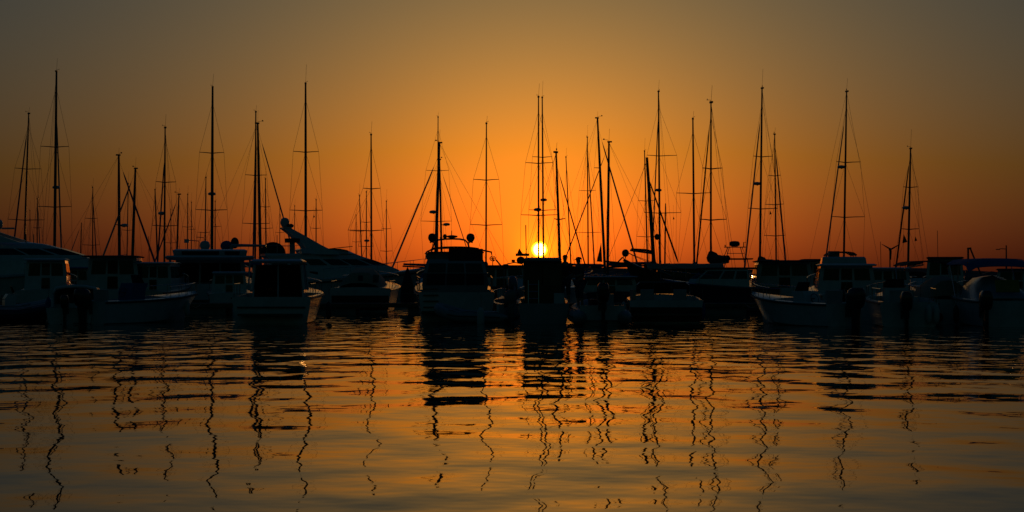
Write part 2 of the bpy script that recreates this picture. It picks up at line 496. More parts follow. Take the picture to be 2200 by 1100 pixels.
# ------------------------------------------------------------------ the setting: water, land, breakwater, pontoons
def water_material():
    m = bpy.data.materials.new('water')
    m.use_nodes = True
    nt = m.node_tree
    b = nt.nodes['Principled BSDF']
    b.inputs['Base Color'].default_value = (0.006, 0.010, 0.011, 1)
    b.inputs['Roughness'].default_value = 0.02
    b.inputs['IOR'].default_value = 1.45
    def height_group():
        g = bpy.data.node_groups.new('wave_height', 'ShaderNodeTree')
        g.interface.new_socket('Vector', in_out='INPUT', socket_type='NodeSocketVector')
        g.interface.new_socket('Height', in_out='OUTPUT', socket_type='NodeSocketFloat')
        gi = g.nodes.new('NodeGroupInput'); go = g.nodes.new('NodeGroupOutput')
        total = None
        # (stretch x, stretch y, rotation, amplitude, detail)
        for sx, sy, rot, amp, det in ((0.70, 0.54, 0.12, 0.036, 0.0), (1.7, 1.2, -0.25, 0.0145, 0.0), (3.0, 3.2, 0.2, 0.0050, 1.0)):
            mp = g.nodes.new('ShaderNodeMapping')
            mp.inputs['Rotation'].default_value = (0, 0, rot)
            mp.inputs['Scale'].default_value = (sx, sy, 1)
            g.links.new(gi.outputs[0], mp.inputs[0])
            n = g.nodes.new('ShaderNodeTexNoise')
            n.noise_dimensions = '2D'
            n.inputs['Scale'].default_value = 1.0
            n.inputs['Detail'].default_value = det
            n.inputs['Roughness'].default_value = 0.4
            g.links.new(mp.outputs[0], n.inputs['Vector'])
            mu = g.nodes.new('ShaderNodeMath'); mu.operation = 'MULTIPLY'
            g.links.new(n.outputs[0], mu.inputs[0]); mu.inputs[1].default_value = amp
            if sx > 1.5:
                # a breeze ruffles the water out by the boats, the near water lies calmer
                sp = g.nodes.new('ShaderNodeSeparateXYZ'); g.links.new(gi.outputs[0], sp.inputs[0])
                mr = g.nodes.new('ShaderNodeMapRange'); mr.interpolation_type = 'SMOOTHSTEP'
                mr.inputs['From Min'].default_value = 24; mr.inputs['From Max'].default_value = 50
                mr.inputs['To Min'].default_value = amp * 0.5; mr.inputs['To Max'].default_value = amp * 2.2
                g.links.new(sp.outputs[1], mr.inputs['Value']); g.links.new(mr.outputs[0], mu.inputs[1])
            out = mu.outputs[0]
            if total is not None:
                ad = g.nodes.new('ShaderNodeMath'); ad.operation = 'ADD'
                g.links.new(total, ad.inputs[0]); g.links.new(out, ad.inputs[1]); out = ad.outputs[0]
            total = out
        g.links.new(total, go.inputs[0])
        return g
    G = height_group()
    geo = nt.nodes.new('ShaderNodeNewGeometry')
    def h_at(off):
        v = nt.nodes.new('ShaderNodeVectorMath'); v.operation = 'ADD'
        nt.links.new(geo.outputs['Position'], v.inputs[0]); v.inputs[1].default_value = off
        n = nt.nodes.new('ShaderNodeGroup'); n.node_tree = G
        nt.links.new(v.outputs[0], n.inputs[0])
        return n.outputs[0]
    e = 0.02
    h0, hx, hy = h_at((0, 0, 0)), h_at((e, 0, 0)), h_at((0, e, 0))
    def slope(h1):
        s = nt.nodes.new('ShaderNodeMath'); s.operation = 'SUBTRACT'
        nt.links.new(h0, s.inputs[0]); nt.links.new(h1, s.inputs[1])
        d = nt.nodes.new('ShaderNodeMath'); d.operation = 'DIVIDE'
        nt.links.new(s.outputs[0], d.inputs[0]); d.inputs[1].default_value = e
        return d.outputs[0]
    cx = nt.nodes.new('ShaderNodeCombineXYZ')
    nt.links.new(slope(hx), cx.inputs[0]); nt.links.new(slope(hy), cx.inputs[1]); cx.inputs[2].default_value = 1.0
    no = nt.nodes.new('ShaderNodeVectorMath'); no.operation = 'NORMALIZE'
    nt.links.new(cx.outputs[0], no.inputs[0])
    nt.links.new(no.outputs[0], b.inputs['Normal'])
    MATS['water'] = m
water_material()
w = MB().add([(-4000, -400, 0), (4000, -400, 0), (4000, 9000, 0), (-4000, 9000, 0)], [(0, 1, 2, 3)]).build('harbour_water', 'water', None, 0)
tag(w, kind='structure')

# far shore: low hills beyond the harbour mouth
mb = MB()
xs = [-2400 + 40 * i for i in range(121)]
prof = [9 + 4 * math.sin(x / 230.0) + 3 * math.sin(x / 91.0 + 1) + random.uniform(-0.8, 0.8) for x in xs]
mb.loft([[(x, 2600, -2), (x, 2640, h * 0.7), (x, 2760, h), (x, 3000, -2)] for x, h in zip(xs, prof)])
tag(mb.build('hills', 'land', None), kind='structure')

# breakwater of boulders closing the harbour
bw = MB()
xs = [-135 + 1.5 * i for i in range(181)]
def bwz(x): return 2.0 + 0.25 * math.sin(x * 0.9) + 0.2 * math.sin(x * 2.3 + 1)
bw.loft([[(x, 262 + random.uniform(-.4, .4), -1), (x, 265 + random.uniform(-.5, .5), bwz(x) * 0.6), (x, 267.5 + random.uniform(-.3, .3), bwz(x) + random.uniform(-.15, .15)), (x, 270, bwz(x)), (x, 275, -1)] for x in xs])
o = bw.build('breakwater', 'rock', None, 0)
tag(o, 'low dark rock breakwater across the harbour behind all the boats', 'breakwater')

def pontoon(D, xl, xr, label, w=2.0):
    t = thing('floating_pontoon', label, 'pontoon', (0, D + w / 2, 0), 0, 'floating pontoons')
    X0, X1 = WX(xl, D), WX(xr, D)
    n = max(1, int((X1 - X0) / 10))
    seg = (X1 - X0) / n
    for i in range(n):
        cx = X0 + seg * (i + 0.5)
        d = MB().box(cx, 0, 0.40, seg - 0.06, w, 0.10).build('deck_section', 'timber', t, 0)
        MB().box(cx, -w / 2 - 0.025, 0.36, seg - 0.08, 0.05, 0.16).build('edge_beam', 'teak', d, 0)
        MB().box(cx - seg * 0.25, 0, 0.12, seg * 0.3, w * 0.9, 0.45).build('float', 'concrete', d, 0)
        MB().box(cx + seg * 0.25, 0, 0.12, seg * 0.3, w * 0.9, 0.45).build('float', 'concrete', d, 0)
    return t
pontoon(72.5, -300, 2500, 'long low timber pontoon just behind the front row of motorboats')
pontoon(122.5, -400, 2600, 'timber pontoon between the two middle rows of sailing yachts', 1.6)
pontoon(173.0, -400, 2600, 'timber pontoon at the back of the marina', 1.6)

# ------------------------------------------------------------------ sailing yachts
HULLS = ['gelcoat', 'gelcoat', 'navy_hull', 'gelcoat', 'gelcoat_cream', 'gelcoat', 'black_hull']
def sailboat(i, D, top, xb, spr, label, jib=None, radar=None, wpx=5.0, away=True, J=3.7, L=10.6, B=2.9, bundle=False, boom_ang=None, detail=2, ant=True, flags=(), extra_stay=None, cover='canvas_blue'):
    ppm = FPX / D
    Xb = WX(xb, D)
    H = WZ(top[1], D)
    lean = WX(top[0], D) - Xb
    deck = 1.05 if detail == 2 else 1.15
    # heading from the way the furled jib runs down to the bow
    dx = 0.0
    if jib:
        z0, z1 = WZ(jib[0][1], D), WZ(jib[1][1], D)
        xa, xc = WX(jib[0][0], D), WX(jib[1][0], D)
        f = (z0 - deck - 0.25) / max(z0 - z1, 0.5)
        xbow = jib[0][0] + (jib[1][0] - jib[0][0]) * f
        for _ in range(8):
            dy = math.sqrt(max(J * J - dx * dx, 0.1)) * (1 if away else -1)
            dx = max(-J * 0.92, min(J * 0.92, WX(xbow, D + dy) - Xb))
    else:
        dx = Xb / D * J * 0.97          # lies in the line of sight
    dx = max(-J * 0.92, min(J * 0.92, dx))
    dy = math.sqrt(J * J - dx * dx) * (1 if away else -1)
    th = math.atan2(dy, dx)
    t = thing('sailing_yacht', label, 'sailboat', (Xb, D, 0), th, 'sailing yachts in the marina')
    sth = math.sin(th)
    def loc(xw, z, xl=0.0):      # picture-plane offset from the mast foot to local coordinates (athwartships)
        return (xl, -xw / sth if abs(sth) > 0.2 else -xw, z)
    def mast_pt(z):
        return Vector(loc(lean * (z - deck) / (H - deck), z))
    h = Hull(L, B, deck - 0.1, deck + 0.22, draft=0.5, transom=0.72, rake=0.75, mid=0.45, x0=J + 0.35 - L, power=1.9, sheer=1.6)
    h.build(t, HULLS[i % 7], n=12)
    lev = [(deck, -4.2, 1.6, B * 0.30, B * 0.20), (deck + 0.32, -3.9, 1.0, B * 0.28, B * 0.18), (deck + 0.42, -3.8, 0.7, B * 0.24, B * 0.14)]
    hs = house('coachroof', lev, 'gelcoat', t)
    if detail >= 1:
        for k, a, b2 in ((0, 0.15, 0.55), (0, 0.65, 1.0), (6, 0.0, 0.35), (6, 0.45, 0.85)):
            house_pane('cabin_window', lev, k, a, b2, deck + 0.10, deck + 0.25, 'dark_glass', hs)
    # mast, tapered, with spreaders and masthead gear
    r0 = max(wpx / ppm / 2, 0.055)
    zz = [deck + 0.3, deck + 0.3 + (H - deck) * 0.45, deck + (H - deck) * 0.8, H]
    mast = tube('mast', [mast_pt(z) for z in zz], [r0, r0 * 0.95, r0 * 0.82, r0 * 0.62], 'alloy_dark', t, 8)
    if ant:
        mt = mast_pt(H)
        tube('masthead_antenna', [mt, mt + Vector((-0.02, -0.06, 0.55 + 0.4 * (i % 3)))], 0.008, 'wire', mast, 4)
        a = MB().tube([mt, mt + Vector((0.05, 0.0, 0.16)), mt + Vector((0.3, 0.12 * (-1) ** i, 0.2))], 0.012, 5)
        a.box(mt.x + 0.33, mt.y + 0.13 * (-1) ** i, mt.z + 0.22, 0.12, 0.012, 0.09)
        a.build('wind_vane', 'wire', mast)
        MB().box(mt.x - 0.05, mt.y, mt.z + 0.04, 0.3, 0.14, 0.10).build('masthead_crane', 'alloy_dark', mast)
    tips = {1: [], -1: []}
    for (ys, xl, xr) in spr:
        z = WZ(ys, D)
        root = mast_pt(z)
        for xt in (xl, xr):
            off = loc(WX(xt, D) - Xb, z + 0.06)
            side = 1 if off[1] > root.y else -1
            tip = Vector((root.x - 0.15, off[1], z + 0.05))
            tube('spreader', [root, root.lerp(tip, 0.5) + Vector((0, 0, 0.01)), tip], [max(0.035, r0 * 0.36), 0.03, 0.022], 'alloy_dark', mast, 5)
            tips[side].append(tip)
    wr = 0.0085 if D < 140 else 0.010
    zt = deck + (H - deck) * 0.925
    tw = mast_pt(zt)
    cp = {s_: Vector((-0.25, s_ * B * 0.44, deck + 0.1)) for s_ in (1, -1)}
    for s_ in (1, -1):
        ts = sorted(tips[s_], key=lambda p: -p.z)
        tube('cap_shroud', [tw] + ts + [cp[s_]], wr, 'wire', t, 4)
        if ts and detail >= 1:
            for k, tp in enumerate(ts):
                nx = ts[k + 1] if k + 1 < len(ts) else cp[s_] + Vector((0.35, 0, 0))
                tube('diagonal_shroud', [mast_pt(tp.z - 0.05), nx], wr * 0.9, 'wire', t, 4)
    bow = Vector((J, 0, deck + 0.3))
    stern = Vector((J + 0.35 - L + 0.1, 0, deck))
    mt = mast_pt(H)
    tube('backstay', [mt, stern.lerp(mt, 0.25), stern], wr, 'wire', t, 4)
    if jib:
        zj = WZ(jib[0][1], D)
        pj = mast_pt(min(zj, H - 0.1)) + Vector((0.1, 0, 0))
        rj = jib[2] / ppm / 2 if len(jib) > 2 else 0.055
        pts = [bow.lerp(pj, u) for u in (0.03, 0.08, 0.3, 0.6, 0.88, 0.93)]
        tube('furled_jib', pts, [rj * 0.5, rj * 1.15, rj * 1.1, rj, rj * 0.75, 0.012], 'sailcloth' if i % 2 else cover, t, 6)
        tube('forestay', [bow, pj], 0.009, 'wire', t, 4)
    else:
        pj = mast_pt(H * 0.97)
        tube('forestay', [bow, pj], wr, 'wire', t, 4)
    # boom with the stowed mainsail
    if detail >= 1:
        ba = 0.0 if boom_ang is None else boom_ang
        g = mast_pt(deck + 1.15)
        bl = min(4.2, L * 0.38)
        e = Vector((-bl * math.cos(ba), -bl * math.sin(ba), deck + 1.30))
        bm = tube('boom', [g, e], 0.06, 'alloy_dark', t, 8)
        fat = 0.30 if bundle else 0.15
        pts = []; rs = []
        for k in range(11):
            u = k / 10
            pts.append(g.lerp(e, u * 0.97) + Vector((0, random.uniform(-0.02, 0.02), 0.12 + fat * 0.5 * (1 - u * 0.5))))
            rs.append(fat * (1.0 - 0.5 * u) * random.uniform(0.88, 1.1) if 0 < k < 10 else fat * 0.55)
        if bundle:
            pts[0] = pts[0] + Vector((0, 0, 0.42)); rs[0] = 0.12
            pts[1] = pts[1] + Vector((0, 0, 0.12)); rs[1] *= 1.15
        MB().tube(pts, rs, 9).build('sail_cover', cover, bm)
        tube('topping_lift', [e, mt], wr * 0.8, 'wire', t, 4)
        sh = []
        for x, hh in ((-2.6, 0.0), (-2.5, 0.45), (-2.0, 0.55), (-1.4, 0.30), (-1.1, 0.0)):
            sh.append([(x, B * 0.30 * q, deck + 0.40 + hh * (1 - abs(q) ** 3 * 0.55)) for q in (-1, -0.8, -0.4, 0, 0.4, 0.8, 1)])
        MB().sheet(sh, 0.02).build('sprayhood', cover, t)
    if detail == 2:
        for s_ in (1, -1):
            rail(t, [h.edge(u, s_, -0.06, 0.03) for u in (0.02, 0.2, 0.4, 0.6, 0.8, 0.97)], 0.6, r=0.011, name='lifeline', every=1)
        bp = [h.edge(0.86, 1, -0.05, 0.03), h.edge(0.97, 1, -0.01, 0.03), h.edge(1.0, 0, 0, 0.05), h.edge(0.97, -1, -0.01, 0.03), h.edge(0.86, -1, -0.05, 0.03)]
        rail(t, bp, 0.62, r=0.015, name='bow_pulpit', every=1)
    if radar:
        z = WZ(radar[1], D)
        p = mast_pt(z)
        off = (radar[0] - (xb + (top[0] - xb) * (z - deck) / (H - deck))) / ppm
        c = Vector((0.28, p.y - off * (1 if sth > 0 else -1), z))
        MB().lathe(c - Vector((0, 0, 0.11)), [(0.05, 0), (0.22, 0.02), (0.27, 0.08), (0.26, 0.16), (0.18, 0.21), (0.05, 0.23)], 12).build('radar_dome', 'plastic_white', mast)
        MB().tube([p, c - Vector((0, 0, 0.12))], 0.035, 5).build('radar_bracket', 'alloy_dark', mast)
    for (fx, fy, fs) in flags:
        p = Vector(loc(WX(fx, D) - Xb, WZ(fy, D), -0.2))
        q = [p, p + Vector((0, 0.12 * fs, -0.85 * fs)), p + Vector((0, -0.35 * fs, -0.72 * fs))]
        q2 = [v + Vector((0.012, 0, 0)) for v in q]
        f = MB().add(q + q2, [(0, 1, 2), (5, 4, 3), (0, 3, 4, 1), (1, 4, 5, 2), (2, 5, 3, 0)]).build('pennant', 'flag', t, 0)
        tube('flag_halyard', [p + Vector((0, 0, 0.9)), p + Vector((0, 0.02, -1.6))], 0.006, 'wire', f, 4)
    return t

# number, distance, masthead (x, y), foot x, spreaders (y, left x, right x), label, options
S = sailboat
S(0, 132, (59, 244), 50, [(363, 33, 81), (473, 21, 87)], 'tall mast leaning a little, leftmost yacht, with two spreader pairs', ((58, 262), (30, 517), 3.4), wpx=4.6)
S(1, 115, (120, 154), 116.5, [(316, 88, 147), (445, 82, 153)], 'tallest mast at the far left, radar dome at mid height', ((121, 230), (132, 540), 3.2), radar=(119, 402), wpx=6.4)
S(2, 220, (64, 453), 65, [], 'tiny far mast, leftmost of all the small ones behind the big yacht', wpx=1.8, detail=0, L=8, B=2.4, J=3)
S(3, 182, (80, 428), 80, [(490, 72, 88)], 'small far mast between the two tall masts at the left edge', ((80, 435), (85, 522), 2), wpx=2.2, detail=0, L=9, B=2.6, J=3)
S(4, 165, (199, 403), 199, [(470, 183, 209), (527, 178, 214)], 'slender far mast standing alone between the tall left mast and the crossed jibs', ((200, 425), (207, 552), 2.2), wpx=2.6, detail=1, L=9.5)
S(5, 182, (174, 478), 172, [], 'short far mast with a stay slanting left, at the bow of the left motor yacht', ((173, 485), (153, 540), 1.8), wpx=2.6, detail=0, L=8.5, B=2.6, J=3, ant=False)
S(6, 115, (254, 334), 257, [(484, 250, 263)], 'stout mast, left one of the pair with crossed furled jibs', ((257, 350), (327, 548), 4), radar=(263, 484), wpx=6.6)
S(7, 132, (288, 362), 283, [], 'stout mast, right one of the pair with crossed furled jibs', ((287, 374), (221, 552), 3.6), wpx=6.6)
S(8, 182, (275, 395), 272, [(495, 262, 286)], 'thin far mast between the pair with crossed furled jibs', wpx=2.4, detail=0, L=9, J=3.2)
S(9, 165, (333, 408), 340, [], 'leaning mast with thick spar just left of the mast topped at mid-left', wpx=3.6, detail=1, L=9.5)
S(10, 115, (354, 275), 353, [(392, 335, 375), (486, 328, 378)], 'mast with radar dome between the crossed jibs and the tall centre-left mast', ((353, 330), (340, 540), 3.2), radar=(349, 458), wpx=4.4)
S(11, 220, (367, 450), 367, [(522, 355, 378)], 'thin low far mast right beside the radar mast at mid-left', wpx=2.0, detail=0, L=8, B=2.4, J=3)
S(12, 132, (383, 418), 378, [], 'short stout mast with its jib slanting down to the left, at mid-left', ((382, 424), (341, 540), 2.6), wpx=4.2, L=9.5)
S(13, 182, (403, 418), 403, [(488, 392, 414)], 'thin far mast, left one of a close pair of thin masts', wpx=2.4, detail=0, L=9, J=3.2)
S(14, 220, (411, 435), 411, [(493, 402, 420)], 'thin far mast, right one of a close pair of thin masts', wpx=2.0, detail=0, L=8, B=2.4, J=3)
S(15, 165, (442, 382), 440, [(500, 425, 449)], 'thin mast close on the left of the tall centre-left mast', wpx=3.0, detail=1, L=9.5)
S(16, 115, (456, 188), 455, [(329, 429, 480), (452, 421, 487)], 'very tall thick mast with radar dome above the second motor yacht', radar=(455, 416), wpx=6.6)
S(17, 182, (462, 433), 462, [(487, 455, 475)], 'thin far mast close on the right of the very tall radar mast', wpx=2.4, detail=0, L=9, J=3.2)
S(18, 132, (549, 241), 548, [(377, 527, 572), (481, 521, 578)], 'tall mast overlapping a leaning thicker one, left of the flybridge yacht', ((549, 285), (544, 545), 3.2), wpx=4.2)
S(19, 115, (552, 265), 561, [], 'thick leaning mast with dark stay running down to the right', ((556, 285), (612, 480), 3), wpx=6.4)
S(20, 165, (570, 385), 572, [(445, 561, 580), (491, 556, 586)], 'mid-size mast just right of the leaning thick mast', wpx=3.0, detail=1, L=9.5)
S(21, 220, (601, 445), 601, [(500, 592, 610)], 'thin far mast above the covered tender on the flybridge yacht', wpx=1.6, detail=0, L=8, B=2.4, J=3)
S(22, 220, (633, 443), 632, [(500, 622, 642)], 'thin far mast rising behind the raked radar arch', wpx=1.8, detail=0, L=8, B=2.4, J=3)
S(23, 115, (656, 180), 657, [(327, 630, 684), (453, 623, 692)], 'very tall upright mast right behind the raked radar arch', wpx=6.0)
S(24, 182, (679, 430), 679, [(491, 667, 689)], 'far mast with a small flag, right of the tall upright mast', wpx=2.6, detail=0, L=9, J=3.2, flags=((674, 461, 0.4),))
S(25, 220, (765, 463), 765, [(520, 757, 774)], 'thin far mast, leftmost of the small cluster left of centre', wpx=2.2, detail=0, L=8, B=2.4, J=3)
S(26, 182, (772, 420), 779, [(497, 752, 786)], 'far mast leaning left in the small cluster left of centre', wpx=2.6, detail=0, L=9, J=3.2)
S(27, 165, (787, 413), 787, [(478, 776, 797), (530, 770, 802)], 'far mast with small radar in the cluster left of centre', radar=(788, 517), wpx=2.6, detail=1, L=9.5)
S(28, 115, (797, 290), 798, [(406, 780, 817), (496, 748, 824)], 'slim dark mast standing clear at the bow of the flybridge yacht', wpx=4.4)
S(29, 182, (830, 433), 830, [(492, 820, 840), (540, 817, 843)], 'thin far mast just right of the slim mast at the flybridge bow', wpx=2.4, detail=0, L=9, J=3.2)
S(30, 165, (941, 252), 940, [(367, 915, 964), (476, 904, 970)], 'tallest of the three masts bunched above the cruiser with two domes', wpx=3.0, detail=1)
S(31, 115, (943, 306), 934, [], 'thickest of the three bunched masts, furled jib slanting far down to the left', ((938, 338), (850, 558), 3.6), radar=(937, 455), wpx=7.4)
S(32, 132, (944, 343), 950, [], 'shortest of the three bunched masts, stay running down to the right', ((948, 362), (1005, 540), 1.6), wpx=4.6, radar=(957, 482))
S(33, 115, (1045, 266), 1044, [(387, 1017, 1072), (484, 1010, 1079)], 'slim upright mast alone between the domed cruiser and the sun', wpx=3.8)
S(34, 115, (1157, 209), 1157, [(351, 1129, 1188), (463, 1119, 1200)], 'left one of the twin tall masts rising out of the sun', radar=(1155, 450), wpx=4.0)
S(35, 132, (1165, 210), 1168, [(338, 1144, 1186), (452, 1136, 1194)], 'right one of the twin tall masts rising out of the sun', radar=(1168, 429), wpx=4.0)
S(36, 88, (1195, 328), 1205, [(472, 1193, 1217)], 'thick leaning mast with a deck lamp, first right of the sun', ((1200, 360), (1256, 566), 3), wpx=6.4, L=9.5, B=2.7)
S(37, 165, (1216, 338), 1228, [], 'thin leaning mast second to the right of the sun', wpx=2.8, detail=1, L=9.5)
S(38, 182, (1262, 295), 1264, [(410, 1245, 1280), (500, 1240, 1292)], 'slender mast with its jib furled close behind, above the man in a cap', ((1263, 318), (1277, 568), 2.6), wpx=3.2, detail=1)
Y39 = S(39, 132, (1285, 252), 1301, [(360, 1281, 1292)], 'thick mast leaning left with dark triangular sail at its foot', ((1290, 280), (1362, 540), 3.4), wpx=6.0)
def steadying_sail(t, D, xb):
    ppm = FPX / D
    z0, z1 = WZ(563, D), WZ(522, D)
    sth = math.sin(t.rotation_euler.z)
    q = [Vector((-0.25, -(1297 - xb) / ppm / sth, z1)), Vector((-0.25, -(1299 - xb) / ppm / sth, z0)), Vector((-0.25, -(1288 - xb) / ppm / sth, z0 + 0.05))]
    MB().add(q + [p + Vector((0.02, 0, 0)) for p in q], [(0, 1, 2), (5, 4, 3), (0, 3, 4, 1), (1, 4, 5, 2), (2, 5, 3, 0)]).build('steadying_sail', 'canvas_dark', t, 0)
steadying_sail(Y39, 132, 1301)
S(40, 115, (1309, 305), 1305, [], 'stout upright mast crossing the thick leaning one, jib slanting left', ((1304, 318), (1216, 545), 2.2), wpx=6.6, L=9.5)
S(41, 165, (1385, 325), 1392, [(432, 1371, 1405), (509, 1368, 1420)], 'mast leaning left beside the thick mast of the wooden boat', wpx=3.4, detail=1)
S(43, 132, (1415, 197), 1418, [(335, 1389, 1454), (458, 1383, 1463)], 'very tall mast with radar dome right of centre', ((1415, 235), (1405, 470), 2.6), radar=(1416, 408), wpx=4.6, flags=((1446, 465, 0.3),))
S(44, 182, (1430, 437), 1428, [], 'short bare mast close on the right of the tall radar mast', wpx=3.6, detail=0, L=9, J=3.2, ant=False)
S(45, 115, (1489, 256), 1492, [(416, 1454, 1525)], 'bare mast with one wide bowed spreader pair', wpx=4.8)
S(46, 90, (1528, 221), 1527, [(363, 1508, 1551), (473, 1501, 1560)], 'tall mast with furled jib to its left and bulky mainsail bundle', ((1526, 250), (1498, 555), 3.4), wpx=4.6, bundle=True, L=10, B=2.8, cover='canvas_dark')
S(47, 115, (1638, 190), 1632, [(337, 1617, 1660), (449, 1605, 1671)], 'very tall mast with side radar and a round sail bundle at its foot', ((1635, 235), (1603, 545), 3.4), radar=(1629, 394), wpx=5.2, bundle=True, flags=((1653, 452, 0.35),), cover='canvas_dark')
S(48, 132, (1665, 289), 1668, [(378, 1653, 1678), (440, 1646, 1684), (507, 1644, 1687)], 'mast with three spreader pairs and jib to its right', ((1666, 312), (1687, 556), 3.4), wpx=3.6)
S(49, 115, (1820, 197), 1812, [(349, 1795, 1849), (467, 1784, 1858)], 'very tall mast with boxy radar, second from the right', ((1818, 240), (1776, 545), 3.2), radar=(1811, 358), wpx=5.0, boom_ang=-1.0)
S(50, 115, (1957, 320), 1950, [(403, 1940, 1972), (493, 1933, 1974)], 'rightmost mast, with radar and two dark flags', ((1955, 336), (1927, 560), 3.4), radar=(1949, 446), wpx=5.0, flags=((1940, 503, 0.75), (1965, 508, 0.4)), cover='canvas_maroon')

# ------------------------------------------------------------------ the wooden boat with a bowsprit, right of centre
def wooden_boat():
    D = 84.0
    ppm = FPX / D
    t = thing('wooden_boat', 'wooden boat with upswept bow, bowsprit and pale awning, below the thick leaning mast', 'boat', (WX(1438, D), D, 0), R(180))
    h = Hull(4.6, 2.5, 1.45, 2.45, draft=0.5, transom=0.6, rake=0.9, mid=0.45, power=1.9, sheer=2.6)
    h.build(t, 'wood_hull')
    h.rail_strip(t, 'timber', 0.04)
    for s_ in (1, -1):
        rail(t, [h.edge(u, s_, -0.05, 0.05) for u in (0.3, 0.45, 0.6, 0.75, 0.9, 1.0)], 0.42, 'wire', 0.014, 'rope_rail', 1)
    tube('bowsprit', [(1.4, 0, 2.12), (2.7, 0, 2.30), (3.2, 0, 2.36)], [0.07, 0.06, 0.04], 'timber', t, 8)
    a = tube('anchor_stock', [(2.35, 0.28, 2.55), (2.35, -0.28, 2.55)], 0.035, 'alloy_dark', t)
    tube('anchor_shank', [(2.35, 0, 2.56), (2.75, 0, 2.15)], 0.04, 'alloy_dark', a)
    for yy in (0.16, -0.18):
        MB().ell((2.20, yy, 2.78), 0.17, 0.15, 0.19).build('bow_lantern', 'plastic_black', t)
    tube('lantern_post', [(2.2, 0, 2.5), (2.2, 0, 2.95)], 0.03, 'alloy_dark', t)
    lev = [(1.45, -1.9, 0.7, 0.85, 0.7), (2.0, -1.85, 0.6, 0.82, 0.66), (2.06, -1.95, 0.7, 0.88, 0.72)]
    hs = house('deckhouse', lev, 'wood_hull', t)
    for k, u0, u1 in ((0, .1, .45), (0, .55, .95), (1, .05, .6), (6, .05, .45), (6, .55, .9), (5, .4, .95), (7, .1, .9)):
        house_pane('cabin_window', lev, k, u0, u1, 1.62, 1.90, 'dark_glass', hs)
    canopy(t, -2.6, 1.2, 1.15, 2.12, 'canvas_cream', rise=0.14, base_z=1.5)
    # stout mast leaning to the left in the picture, with its own rigging
    lean = (1390 - 1407) / ppm
    H = WZ(338, D)
    mx = (1438 - 1407) / ppm
    mast = tube('mast', [(mx, 0, 1.5), (mx - lean * 0.5, 0, (H + 1.5) / 2), (mx - lean, 0, H)], [0.10, 0.09, 0.065], 'timber', t, 8)
    tube('forestay', [(3.1, 0, 2.4), (mx - lean, 0, H - 0.2)], 0.010, 'wire', t, 4)
    pts = [Vector((mx - lean * 0.85, 0, H - 1.0)).lerp(Vector((mx - 1.15, 0.2, 2.3)), u) for u in (0, 0.1, 0.5, 0.93, 1)]
    tube('furled_staysail', pts, [0.015, 0.035, 0.045, 0.05, 0.02], 'canvas_dark', t)
    for s_ in (1, -1):
        for k in (0, 1):
            tube('shroud', [(mx - lean * 0.92, 0, H - 0.5), (mx - 0.3 + 0.5 * k, s_ * 1.15, 1.75)], 0.009, 'wire', t, 4)
    b = tube('gaff_boom', [(mx + 0.02, 0, 2.75), (mx + 1.25, 0.10, 2.92)], 0.05, 'timber', t, 8)
    tube('furled_sail', [(mx + 0.1, 0, 2.86), (mx + 0.5, 0.03, 2.93), (mx + 1.2, 0.09, 2.98)], [0.05, 0.06, 0.04], 'canvas_dark', b, 8)
    zl = WZ(509, D)
    ml = mx - lean * (zl - 1.5) / (H - 1.5)
    MB().ell((ml - 0.24, 0.05, zl), 0.13, 0.13, 0.16).build('mast_lamp', 'plastic_black', mast)
    MB().box(ml - 0.10, 0.02, zl, 0.24, 0.03, 0.04).build('lamp_bracket', 'alloy_dark', mast)
wooden_boat()

